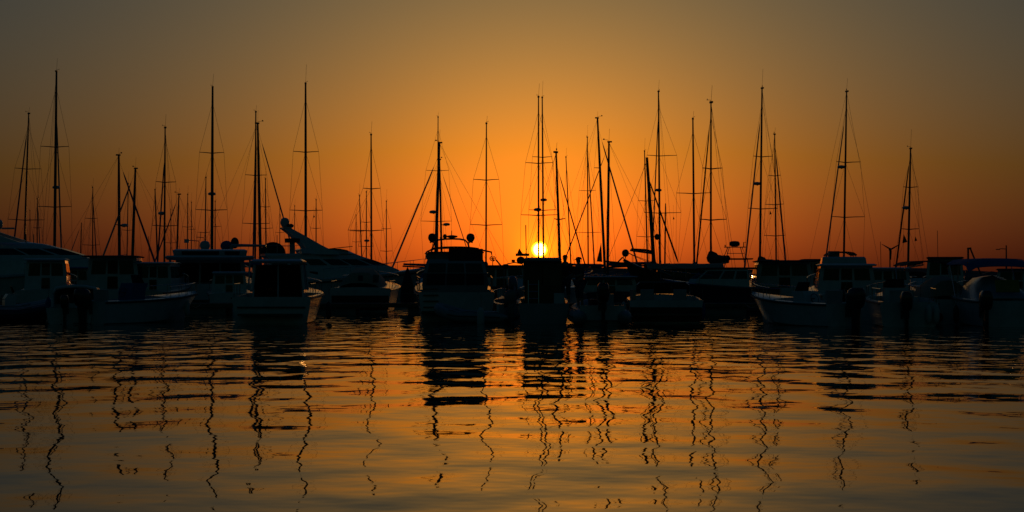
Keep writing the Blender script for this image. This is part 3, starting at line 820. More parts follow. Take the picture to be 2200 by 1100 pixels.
# ------------------------------------------------------------------ motor yachts of the second row
def yacht_left():
    D = 98.0
    t = thing('motor_yacht', 'large sleek motor yacht with long dark side windows, cut off by the left edge', 'yacht', (-29.6, D, 0), R(-2), 'motor yachts')
    h = Hull(14.4, 4.2, 1.35, 2.3, draft=0.7, transom=0.9, rake=1.6, mid=0.5)
    h.build(t, 'gelcoat')
    h.rail_strip(t, 'gelcoat_grey', 0.05, 'rub_rail', 0.12)
    lev = [(1.5, -5.2, 5.9, 1.85, 0.8), (2.45, -5.0, 5.4, 1.8, 0.85), (2.8, -5.0, 4.7, 1.72, 0.85), (3.22, -4.8, 3.3, 1.6, 0.8), (3.48, -4.6, 2.3, 1.5, 0.7), (3.60, -4.4, 1.4, 1.3, 0.5)]
    hs = house('superstructure', lev, 'gelcoat', t)
    for k, spans in ((5, ((0.05, 0.45), (0.5, 0.98))), (6, ((0.04, 0.30), (0.34, 0.62), (0.66, 0.97))), (2, ((0.08, 0.95),)), (3, ((0.04, 0.96),)), (4, ((0.05, 0.92),))):
        for u0, u1 in spans:
            house_pane('side_window' if k > 4 else 'windscreen_pane', lev, k, u0, u1, 2.84, 3.20, 'dark_glass', hs)
    for u0 in (0.1, 0.35, 0.6):
        house_pane('hull_window', lev, 6, u0, u0 + 0.16, 1.8, 2.1, 'dark_glass', hs)
    ar = MB()
    for s_ in (1, -1):
        ar.loft([[(x, s_ * yy, z), (x + l, s_ * yy, z), (x + l, s_ * (yy - 0.12), z), (x, s_ * (yy - 0.12), z)] for x, z, l, yy in ((-0.2, 3.55, 1.5, 1.3), (-1.0, 4.0, 0.9, 1.2), (-1.5, 4.25, 0.7, 1.1))])
    ar.box(-1.1, 0, 4.28, 0.75, 2.25, 0.10)
    arch = ar.build('radar_arch', 'gelcoat', t)
    radome(arch, (-0.35, -0.5, 4.33), 0.33, 0.62)
    radome(arch, (-1.2, 0.6, 4.33), 0.3, 0.55)
    tube('open_array_radar', [(-0.2, -0.1, 4.40), (0.55, -0.2, 4.40)], 0.06, 'plastic_white', arch)
    for xx in (1.35, 1.8):
        tube('chrome_post', [(xx, -0.5, 3.55), (xx, -0.5, 4.05)], 0.03, 'steel', t)
    for s_ in (1, -1):
        rail(t, [h.edge(u, s_, -0.08, 0.03) for u in (0.62, 0.7, 0.78, 0.86, 0.94, 0.995)], 0.55, name='bow_rail', every=1)
yacht_left()

def yacht_stern():
    D = 91.0
    t = thing('motor_yacht', 'white flybridge motor yacht seen from astern, domes and a crane boom on top', 'yacht', (WX(452, D), D, 0), R(100), 'motor yachts')
    h = Hull(14, 4.6, 1.15, 2.0, draft=0.7, transom=0.95, rake=1.2, mid=0.5)
    h.build(t, 'gelcoat')
    h.rail_strip(t, 'rubber', 0.05, 'rub_rail', 0.2)
    MB().box(-7.5, 0, 0.38, 1.1, 4.0, 0.12).build('swim_platform', 'teak', t, 0)
    lev = [(1.2, -3.6, 4.6, 1.85, 1.1), (1.9, -3.6, 4.2, 1.8, 1.1), (2.45, -3.6, 3.0, 1.75, 1.0)]
    hs = house('saloon', lev, 'gelcoat', t)
    for u0, u1 in ((0.06, 0.34), (0.37, 0.63), (0.66, 0.94)):
        house_pane('saloon_door', lev, 7, u0, u1, 1.28, 2.30, 'tinted_pane' if u0 == 0.37 else 'dark_glass', hs)
    for k in (0, 1, 5, 6):
        for u0, u1 in ((0.05, 0.46), (0.52, 0.95)):
            house_pane('side_window', lev, k, u0, u1, 1.7, 2.25, 'dark_glass', hs)
    fl = MB().loft([ring_of(l) for l in ((2.45, -6.4, 3.4, 2.15, 1.1), (2.58, -6.6, 3.6, 2.22, 1.2), (2.66, -6.5, 3.5, 2.15, 1.15))]).build('flybridge_deck', 'gelcoat', t)
    cl = [(2.66, -4.4, 3.2, 1.85, 1.1), (2.95, -4.6, 2.6, 1.9, 1.0), (3.02, -4.4, 2.3, 1.75, 0.9)]
    cm = house('flybridge_coaming', cl, 'gelcoat', t)
    for u0, u1 in ((0.1, 0.3), (0.38, 0.88)):
        house_pane('coaming_inset', cl, 7, u0, u1, 2.73, 2.90, 'dark_glass', cm)
    for s_ in (1, -1):
        tube('deck_post', [(-6.0, s_ * 1.95, 1.2), (-6.1, s_ * 2.0, 2.46)], 0.05, 'gelcoat', t)
        st = MB()
        for k in range(5):
            st.box(-6.9 + 0.25 * k, s_ * 1.75, 0.5 + 0.17 * k, 0.28, 0.8, 0.17)
        st.build('boarding_steps', 'gelcoat', t, 0)
        rail(t, [h.edge(u, s_, -0.08, 0.03) for u in (0.05, 0.3, 0.5, 0.7, 0.85, 0.99)], 0.6, name='guard_rail', every=1)
    radome(cm, (-2.0, 0.28, 3.0), 0.28, 0.5)
    g = MB().ell((-2.6, -0.85, 3.22), 0.42, 0.33, 0.28).build('covered_tender', 'canvas_blue', t)
    MB().ell((-2.4, -1.28, 3.38), 0.26, 0.22, 0.30).build('engine_cover', 'canvas_dark', t)
    tube('crane_boom', [(-3.0, -1.1, 3.22), (-3.1, -1.6, 3.24), (-3.3, -2.9, 3.22)], [0.09, 0.08, 0.06], 'gelcoat_grey', t, 8)
    tube('crane_post', [(-3.0, -1.1, 2.7), (-3.0, -1.1, 3.25)], 0.10, 'gelcoat_grey', t, 8)
    m_ = tube('signal_mast', [(-1.0, 0.6, 3.0), (-1.0, 0.6, 3.5), (-1.1, 1.2, 3.55)], 0.03, 'alloy', t)
    tube('whip_antenna', [(-1.0, 0.55, 3.5), (-1.0, 0.5, 4.0)], 0.015, 'wire', m_)
    tube('antenna_crossbar', [(-1.0, 0.75, 3.72), (-1.0, 0.35, 3.68)], 0.02, 'wire', m_)
    MB().box(-1.1, 1.25, 3.5, 0.2, 0.26, 0.2).build('search_light', 'plastic_white', m_)
yacht_stern()

def yacht_fly():
    D = 97.0
    t = thing('motor_yacht', 'flybridge cruiser with long raked radar arch topped by a dome', 'yacht', (WX(725, D), D, 0), R(14), 'motor yachts')
    h = Hull(10.4, 3.6, 1.3, 2.05, draft=0.6, transom=0.92, rake=1.2, mid=0.5)
    h.build(t, 'gelcoat')
    h.rail_strip(t, 'rubber', 0.04, 'rub_rail', 0.16)
    lev = [(1.4, -4.2, 4.4, 1.55, 0.5), (2.0, -4.1, 3.5, 1.5, 0.6), (2.2, -4.1, 3.0, 1.46, 0.65), (2.62, -4.1, 1.8, 1.40, 0.7), (2.78, -4.3, 1.3, 1.45, 0.7), (2.9, -4.3, 1.0, 1.4, 0.65)]
    hs = house('superstructure', lev, 'gelcoat', t)
    for k, spans in ((5, ((0.06, 0.48), (0.54, 0.96))), (6, ((0.04, 0.32), (0.37, 0.64), (0.69, 0.95))), (2, ((0.08, 0.94),)), (3, ((0.05, 0.48), (0.52, 0.95))), (4, ((0.06, 0.92),))):
        for u0, u1 in spans:
            house_pane('side_window' if k > 4 else 'windscreen_pane', lev, k, u0, u1, 2.24, 2.58, 'dark_glass', hs)
    cl = [(2.9, -2.2, 1.0, 1.35, 0.7), (3.12, -2.3, 0.5, 1.3, 0.7), (3.2, -2.2, 0.1, 1.2, 0.6)]
    cm = house('flybridge_coaming', cl, 'gelcoat', t)
    MB().sheet([[(x, y, 3.18 + dz) for y in (-0.9, -0.4, 0, 0.4, 0.9)] for x, dz in ((-0.6, 0.02), (0.1, 0.10), (0.75, 0.16))], 0.04).build('windscreen_visor', 'canvas_maroon', cm)
    ar = MB()
    for s_ in (1, -1):
        ar.loft([[(x, s_ * yy, z), (x + l, s_ * yy, z), (x + l, s_ * (yy - 0.14), z), (x, s_ * (yy - 0.14), z)] for x, z, l, yy in ((-1.7, 2.85, 1.7, 1.25), (-2.1, 3.4, 1.0, 1.15), (-2.75, 4.0, 0.62, 0.95), (-3.2, 4.34, 0.45, 0.8))])
    ar.box(-2.98, 0, 4.37, 0.5, 1.7, 0.09)
    arch = ar.build('radar_arch', 'gelcoat', t)
    radome(arch, (-3.05, -0.1, 4.42), 0.26, 0.55)
    MB().ell((-2.75, -0.3, 4.5), 0.2, 0.2, 0.12).build('horn', 'plastic_black', arch)
    tube('aerial', [(-3.1, 0.5, 4.4), (-3.25, 0.55, 5.2)], 0.012, 'wire', arch)
    MB().ell((-3.75, -0.3, 2.95), 0.72, 0.55, 0.62, 14, 10, -0.1).build('covered_tender', 'canvas_dark', t)
    p = MB().box(-2.72, -0.9, 3.2, 0.28, 0.28, 0.75).build('helm_pedestal', 'gelcoat_grey', t, 0)
    c = MB().box(-2.72, -0.9, 3.64, 0.78, 0.6, 0.24).build('helm_cover', 'canvas_dark', p)
    for xx, s_ in ((-3.6, -1), (-2.55, 1)):
        tube('deck_light', [(xx, s_ * 1.1, 2.9), (xx, s_ * 1.1, 3.95)], 0.02, 'alloy', t)
    for s_ in (1, -1):
        rail(t, [(x, s_ * 1.35, 2.9) for x in (-4.2, -3.6, -3.0, -2.3)], 0.45, name='flybridge_rail', every=1)
        rail(t, [h.edge(u, s_, -0.08, 0.03) for u in (0.4, 0.55, 0.7, 0.82, 0.92, 0.995)], 0.55, name='bow_rail', every=1)
yacht_fly()

# smaller cabin boats behind the pontoon
def cabin_boat(label, x, D, head, B, L, fs, roof, hm='gelcoat', roofm='gelcoat', pane='dark_glass', wide=0.8, aft=-0.25, fwd=0.2, mast=False, group='cabin boats along the pontoon', over=0.12, rearpane=None, rails=True):
    t = thing('cabin_boat', label, 'boat', (WX(x, D), D, 0), R(head), group)
    h = Hull(L, B, fs, fs + 0.4, draft=0.45, transom=0.9, rake=0.7)
    h.build(t, hm)
    h.rail_strip(t)
    w2 = B / 2 * wide
    x0, x1 = aft * L, fwd * L
    z0 = fs + 0.05
    lev = [(z0, x0, x1 + 0.5, w2, w2 * 0.7), (z0 + (roof - z0) * 0.45, x0, x1 + 0.25, w2 * 0.98, w2 * 0.7), (roof, x0 + 0.05, x1 - 0.35, w2 * 0.9, w2 * 0.65)]
    hs = house('cabin', lev, 'gelcoat', t)
    za, zb = z0 + (roof - z0) * 0.48, z0 + (roof - z0) * 0.9
    for k, sp in ((0, ((.06, .46), (.54, .96))), (1, ((.05, .9),)), (5, ((.1, .95),)), (6, ((.04, .46), (.54, .94))), (2, ((.1, .9),)), (3, ((.04, .48), (.52, .96))), (4, ((.1, .9),))):
        for u0, u1 in sp:
            house_pane('cabin_window', lev, k, u0, u1, za, zb, pane, hs)
    for u0, u1 in ((.08, .36), (.64, .92)):
        house_pane('aft_window', lev, 7, u0, u1, za, zb, rearpane or pane, hs)
    house_pane('cabin_door', lev, 7, .40, .60, z0 + 0.03, zb, rearpane or pane, hs)
    rf = MB().loft([ring_of(l) for l in ((roof, x0 - over * 3, x1 - 0.1, w2 * 0.95, w2 * 0.7), (roof + 0.05, x0 - over * 3.2, x1 - 0.05, w2, w2 * 0.74), (roof + 0.09, x0 - over * 2.6, x1 - 0.3, w2 * 0.9, w2 * 0.6))]).build('cabin_roof', roofm, t)
    if mast:
        tube('roof_antenna', [(x0 + 0.4, 0.3, roof + 0.08), (x0 + 0.3, 0.32, roof + 1.3)], 0.012, 'wire', rf)
    if rails:
        for s_ in (1, -1):
            rail(t, [h.edge(u, s_, -0.06, 0.03) for u in (0.55, 0.66, 0.77, 0.88, 0.99)], 0.45, name='bow_rail', every=1)
    return t, h, lev
cabin_boat('white cabin boat with an amber window catching the sun, below the left motor yacht', 112, 79, 96, 2.4, 7, 0.95, 2.35, pane='clear_pane')
cabin_boat('small blue-roofed cabin boat between the amber-window boat and the flat-roofed one', 173, 88, 92, 2.0, 6, 0.85, 2.0, 'navy_hull', 'canvas_blue', pane='clear_pane')
cabin_boat('cabin boat with a wide flat dark roof under the crossed-jib masts', 262, 80, 90, 2.7, 7.5, 0.95, 2.50, roofm='canvas_dark', wide=0.9, over=0.3)
cabin_boat('low cabin boat just left of the white yacht seen from astern', 352, 80, 84, 2.2, 6.5, 0.9, 2.2, 'gelcoat_cream', mast=True)
cabin_boat('small cabin boat moored in front of the white yacht seen from astern', 492, 79, 100, 2.0, 6, 0.8, 1.75, pane='clear_pane')
cabin_boat('low dark-roofed cabin boat beyond the pontoon, left of the sun', 1078, 92, 90, 3.0, 8, 1.0, 2.12, 'navy_hull', 'canvas_dark', wide=0.92)
cabin_boat('low dark-hulled cabin boat between the man in a cap and the wooden boat', 1300, 80, 94, 2.9, 7, 0.85, 1.55, 'navy_hull', 'gelcoat_grey', wide=0.9)
cabin_boat('dark-hulled cabin boat behind the pontoon right of the windscreen speedboat', 1545, 79, 172, 2.6, 5.6, 1.05, 1.95, 'navy_hull', 'canvas_dark')
cabin_boat('pale-roofed cabin boat with awning behind the round sail bundle', 1668, 82, 93, 3.0, 7.5, 1.0, 2.30, roofm='canvas_dark', wide=0.92, over=0.3)
cabin_boat('boxy dark-canvas cabin boat left of the small flybridge cruiser', 1742, 86, 90, 1.5, 6, 0.95, 2.40, 'navy_hull', 'canvas_dark', wide=0.92)
cabin_boat('white cabin boat behind the boat with the big black outboards, at right', 1905, 80, 79, 2.6, 7, 0.95, 1.95, mast=True)
cabin_boat('cabin boat with antennas on a boxy roof beside the blue bimini', 2028, 78, 77, 2.1, 6.5, 0.95, 2.42, 'gelcoat_grey', 'canvas_maroon', mast=True)
cabin_boat('low cabin boat at the right edge behind the blue bimini', 2185, 82, 75, 2.6, 7, 0.95, 1.9, 'gelcoat', 'canvas_dark')

def covered_cruiser():
    D = 80.0
    t = thing('cabin_boat', 'white motorboat with cream cockpit cover and lit plastic window behind the pontoon', 'boat', (WX(795, D), D, 0), R(88), 'cabin boats along the pontoon')
    h = Hull(7.5, 2.9, 1.05, 1.4, draft=0.45, transom=0.96, rake=0.8)
    h.build(t, 'gelcoat')
    MB().box(-3.76, 0, 0.42, 0.04, 2.6, 0.65).build('transom_panel', 'black_hull', t, 0)
    MB().box(-4.05, 0, 0.32, 0.6, 2.5, 0.06).build('swim_platform', 'teak', t, 0)
    h.rail_strip(t, 'steel', 0.025, 'rub_rail', 0.03)
    g = []
    for x, hh in ((-3.3, 0.25), (-3.0, 0.72), (-1.6, 0.95), (0.0, 0.80), (0.8, 0.15)):
        g.append([(x, 0.95 * q + 0.1, 1.08 + hh * (1 - abs(q) ** 4)) for q in (-1, -0.93, -0.8, -0.4, 0, 0.4, 0.8, 0.93, 1)])
    c = MB().sheet(g, 0.02).build('cockpit_cover', 'canvas_cream', t)
    MB().pane([(-3.26, -0.78, 1.35), (-3.26, -0.52, 1.35), (-3.10, -0.52, 1.70), (-3.10, -0.78, 1.68)], 0.01).build('cover_window', 'clear_pane', c, 0)
    MB().pane([(-3.26, -0.05, 1.42), (-3.26, 0.16, 1.42), (-3.13, 0.16, 1.66), (-3.13, -0.05, 1.66)], 0.01).build('cover_window', 'dark_glass', c, 0)
    for s_ in (1, -1):
        rail(t, [h.edge(u, s_, -0.06, 0.03) for u in (0.02, 0.15, 0.28)], 0.32, name='stern_rail', every=1)
        rail(t, [h.edge(u, s_, -0.06, 0.03) for u in (0.55, 0.66, 0.77, 0.88, 0.99)], 0.45, name='bow_rail', every=1)
covered_cruiser()

def tower_boat():
    D = 86.0
    t = thing('tower_boat', 'fishing boat with a spidery steel lookout tower and black dome on top', 'boat', (WX(1579, D), D, 0), R(90))
    h = Hull(6.5, 2.3, 0.9, 1.3, draft=0.4, transom=0.92)
    h.build(t, 'gelcoat', floor=0.35)
    h.rail_strip(t)
    console(t, 0.4, 0, 0.35)
    ztop = WZ(558, D); zup = WZ(531, D)
    tw = MB().loft([ring_of(l) for l in ((ztop, -0.9, 1.1, 0.78, 0.62), (ztop + 0.07, -0.95, 1.15, 0.82, 0.65))]).build('lower_platform', 'canvas_dark', t)
    for sx in (-0.75, 0.85):
        for s_ in (1, -1):
            tube('tower_leg', [(sx, s_ * 0.85, 0.9), (sx * 0.8, s_ * 0.55, ztop), (sx * 0.35, s_ * 0.32, zup)], 0.022, 'alloy', t)
    tube('cross_brace', [(-0.2, 0.44, (ztop + zup) / 2), (-0.2, -0.44, (ztop + zup) / 2)], 0.018, 'alloy', t)
    up = MB().box(0, 0, zup, 0.5, 1.05, 0.04).build('upper_platform', 'alloy_dark', t, 0)
    MB().lathe((0, 0.02, zup + 0.03), [(0.15, 0), (0.27, 0.06), (0.27, 0.2), (0.2, 0.27), (0.03, 0.29)], 12).build('radar_dome', 'plastic_black', up)
    tube('nav_light', [(0, -0.45, zup), (0, -0.45, zup + 0.25), (0, -0.56, zup + 0.25)], 0.025, 'alloy_dark', up)
    tube('nav_light', [(0, 0.5, zup), (0, 0.5, zup + 0.12)], 0.03, 'alloy_dark', up)
    outboard(t, -3.25, 0, 0.75, 1.0)
tower_boat()

# ------------------------------------------------------------------ the front row
def person(label, X, Y, z, rotz, height=1.75, cap=True, lean=0.0, arm='down', shirt='shirt'):
    t = thing('person', label, 'person', (X, Y, z), rotz)
    k = height / 1.75
    J = {}
    E_ = []
    def jn(n, p, r, parent=None):
        J[n] = (Vector((p[0] + lean * max(p[2] - 0.9, 0), p[1], p[2])) * k, tuple(q * (1.16 if 0.8 < p[2] < 1.5 else 1.06) for q in (r if isinstance(r, tuple) else (r, r))), parent)
    # faces local +x
    jn('pelvis', (0, 0, 0.95), (0.125, 0.15))
    jn('waist', (0.01, 0, 1.10), (0.11, 0.135), 'pelvis')
    jn('chest', (0.0, 0, 1.30), (0.12, 0.155), 'waist')
    jn('neck0', (0.0, 0, 1.46), (0.075, 0.09), 'chest')
    jn('neck', (0.015, 0, 1.53), (0.052, 0.055), 'neck0')
    jn('jaw', (0.03, 0, 1.585), (0.066, 0.06), 'neck')
    jn('head', (0.022, 0, 1.66), (0.092, 0.075), 'jaw')
    jn('crown', (0.01, 0, 1.725), (0.072, 0.062), 'head')
    jn('nose', (0.118, 0, 1.635), (0.016, 0.014), 'head')
    for s_, n in ((1, 'l'), (-1, 'r')):
        jn('sh' + n, (0, s_ * 0.185, 1.42), 0.062, 'neck0')
        if arm == 'work':
            jn('el' + n, (0.10, s_ * 0.25, 1.16), 0.045, 'sh' + n)
            jn('wr' + n, (0.32, s_ * 0.17, 1.10), 0.030, 'el' + n)
            d = Vector((0.9, -0.35 * s_, -0.2)).normalized()
        else:
            jn('el' + n, (-0.03, s_ * 0.255, 1.14), 0.045, 'sh' + n)
            jn('wr' + n, (0.05, s_ * 0.27, 0.90), 0.030, 'el' + n)
            d = Vector((0.25, 0, -0.97)).normalized()
        w_ = Vector(J['wr' + n][0]) / k
        w_.x -= lean * max(w_.z - 0.9, 0)
        pm = w_ + d * 0.075
        jn('pa' + n, pm, (0.036, 0.022), 'wr' + n)
        side = Vector((0, 0, 1)).cross(d) if abs(d.z) < 0.8 else Vector((1, 0, 0))
        side.normalize()
        for q, (off, ln_) in enumerate(((-0.030, 0.062), (-0.010, 0.078), (0.012, 0.082), (0.032, 0.074))):
            a = pm + side * off + d * 0.035
            jn('f%d' % q + n, a, 0.0095, 'pa' + n)
            jn('g%d' % q + n, a + d * ln_ * 0.55 + Vector((0.006, -s_ * 0.006, -0.004)), 0.009, 'f%d' % q + n)
            jn('h%d' % q + n, a + d * ln_ + Vector((0.02, -s_ * 0.022, -0.012)), 0.007, 'g%d' % q + n)
        a = w_ + d * 0.035 + side * 0.035
        jn('t0' + n, a, 0.011, 'pa' + n)
        jn('t1' + n, a + side * 0.025 + d * 0.045, 0.009, 't0' + n)
        jn('hip' + n, (0, s_ * 0.095, 0.88), 0.092, 'pelvis')
        jn('kn' + n, (0.035, s_ * 0.11, 0.50), 0.058, 'hip' + n)
        jn('ca' + n, (-0.005, s_ * 0.115, 0.34), 0.055, 'kn' + n)
        jn('an' + n, (-0.02, s_ * 0.115, 0.09), 0.036, 'ca' + n)
        jn('he' + n, (-0.03, s_ * 0.115, 0.045), 0.038, 'an' + n)
        jn('to' + n, (0.15, s_ * 0.125, 0.03), (0.04, 0.028), 'an' + n)
    def skin(name, keys, m, grow=0.0, root='pelvis'):
        keys = [q for q in J if q in keys]
        idx = {q: i for i, q in enumerate(keys)}
        me = bpy.data.meshes.new(name)
        me.from_pydata([J[q][0] for q in keys], [(idx[q], idx[J[q][2]]) for q in keys if J[q][2] in idx], [])
        o = bpy.data.objects.new(name, me)
        C.objects.link(o)
        o.parent = t
        md = o.modifiers.new('skin', 'SKIN')
        md.use_smooth_shade = True
        lay = me.skin_vertices[0] if len(me.skin_vertices) else None
        if lay is None:
            bpy.context.view_layer.objects.active = o
            bpy.ops.mesh.customdata_skin_add()
            lay = me.skin_vertices[0]
        for q in keys:
            r = J[q][1]
            lay.data[idx[q]].radius = ((r[0] + grow) * k, (r[1] + grow) * k)
            lay.data[idx[q]].use_root = (q == root)
        o.modifiers.new('sub', 'SUBSURF').levels = 2
        o.modifiers['sub'].render_levels = 2
        me.materials.append(MATS[m])
        return o
    skin('body', set(J), 'skin')
    skin('shirt', {'pelvis', 'waist', 'chest', 'neck0', 'shl', 'shr', 'ell', 'elr'}, shirt, 0.016)
    skin('trousers', {'pelvis', 'hipl', 'hipr', 'knl', 'knr', 'cal', 'car'}, 'shorts', 0.018)
    hx = (0.015 + lean * 0.78) * k
    for s_ in (1, -1):
        MB().ell((hx + 0.0, s_ * 0.078 * k, 1.645 * k), 0.024, 0.012, 0.034, 8, 6).build('ear', 'skin', t)
        MB().ell((hx + 0.088, s_ * 0.030 * k, 1.665 * k), 0.010, 0.012, 0.008, 8, 6).build('eye', 'hair', t)
    MB().box(hx + 0.092, 0, 1.592 * k, 0.012, 0.046, 0.008).build('mouth', 'shirt_red', t)
    if cap:
        c = MB().ell((hx, 0, 1.70 * k), 0.118, 0.10, 0.085, 14, 10, -0.1).build('cap', 'cap', t)
        MB().sheet([[(hx + 0.085 + 0.13 * (1 - (y / 0.09) ** 2 * 0.6) * u, y, 1.695 * k - 0.02 * u) for y in (-0.085, -0.045, 0, 0.045, 0.085)] for u in (0, 0.5, 1.0)], 0.008).build('cap_peak', 'cap', c)
    else:
        MB().ell((hx - 0.015, 0, 1.705 * k), 0.112, 0.095, 0.085, 14, 10, -0.35).build('hair', 'hair', t)
    return t

def small(name, label, cat, x, D, head, L, B, fs, fb, hm='gelcoat', floor=0.28, deck_from=0.6, transom=0.9, group='motorboats in the front row', rails=True, rub='rubber', **kw):
    t = thing(name, label, cat, (WX(x, D), D, 0), R(head), group)
    h = Hull(L, B, fs, fb, draft=0.3, transom=transom, rake=kw.get('rake', 0.6))
    h.build(t, hm, floor=floor, deck_from=deck_from)
    MB().box(-L / 2 + 0.04, 0, (fs + floor) / 2 - 0.03, 0.07, B * transom * 0.9, fs - floor - 0.04).build('transom_board', hm, t, 0)
    if rub: h.rail_strip(t, rub, 0.028)
    if rails:
        for s_ in (1, -1):
            rail(t, [h.edge(u, s_, -0.05, 0.03) for u in (0.6, 0.7, 0.8, 0.9, 0.995)], 0.36, name='bow_rail', every=1)
    return t, h

def rib(label, x, D, head, L, B, r, m, motor=True, cons=True, tilt=0.0, ms=0.9, em='engine_black'):
    t = thing('inflatable_boat', label, 'dinghy', (WX(x, D), D, 0), R(head), 'inflatable boats')
    zc = r * 0.95
    path = []; rs = []
    hb = B / 2 - r
    path.append((-L / 2 - 0.28, hb, zc + 0.02)); rs.append(r * 0.25)
    path.append((-L / 2 - 0.05, hb, zc)); rs.append(r * 0.8)
    for u in (0.05, 0.2, 0.4, 0.6):
        path.append((-L / 2 + u * L, hb, zc + 0.05 * u)); rs.append(r)
    for a in (20, 45, 70, 90):
        path.append((-L / 2 + 0.6 * L + 0.36 * L * math.sin(R(a)), hb * math.cos(R(a)), zc + 0.05 + 0.28 * math.sin(R(a)) ** 2)); rs.append(r * (1 - 0.1 * a / 90))
    left = path
    right = [(x_, -y_, z_) for x_, y_, z_ in reversed(path[:-1])]
    tb = MB().tube(left + right, rs + list(reversed(rs[:-1])), 12).build('inflatable_tube', m, t, 60)
    for s_ in (1, -1):
        tube('rub_strake', [(p[0], s_ * (p[1] + r * 0.99), p[2] + 0.02) for p in path[1:7]], 0.022, 'rubber', tb, 5)
        tube('grab_line', [(p[0], s_ * (p[1] + r * 0.5), p[2] + r * 0.88 + (0.02 if i_ % 2 else -0.01)) for i_, p in enumerate(path[1:7])], 0.010, 'rope', tb, 5)
    h = Hull(L * 0.9, B - r * 2 + 0.1, 0.30, 0.45, draft=0.25, transom=0.95, rake=0.3)
    h.build(t, 'gelcoat_grey', floor=0.22, deck_from=0.75, name='rigid_hull')
    MB().box(-L / 2 + 0.1, 0, 0.42, 0.08, B - 2 * r, 0.5).build('transom_board', 'gelcoat', t, 0)
    if cons:
        console(t, 0.25, 0, 0.22, 0.55, 0.42, 0.72)
    if motor:
        outboard(t, -L / 2 + 0.05, 0, 0.66, ms, tilt, em)
    return t

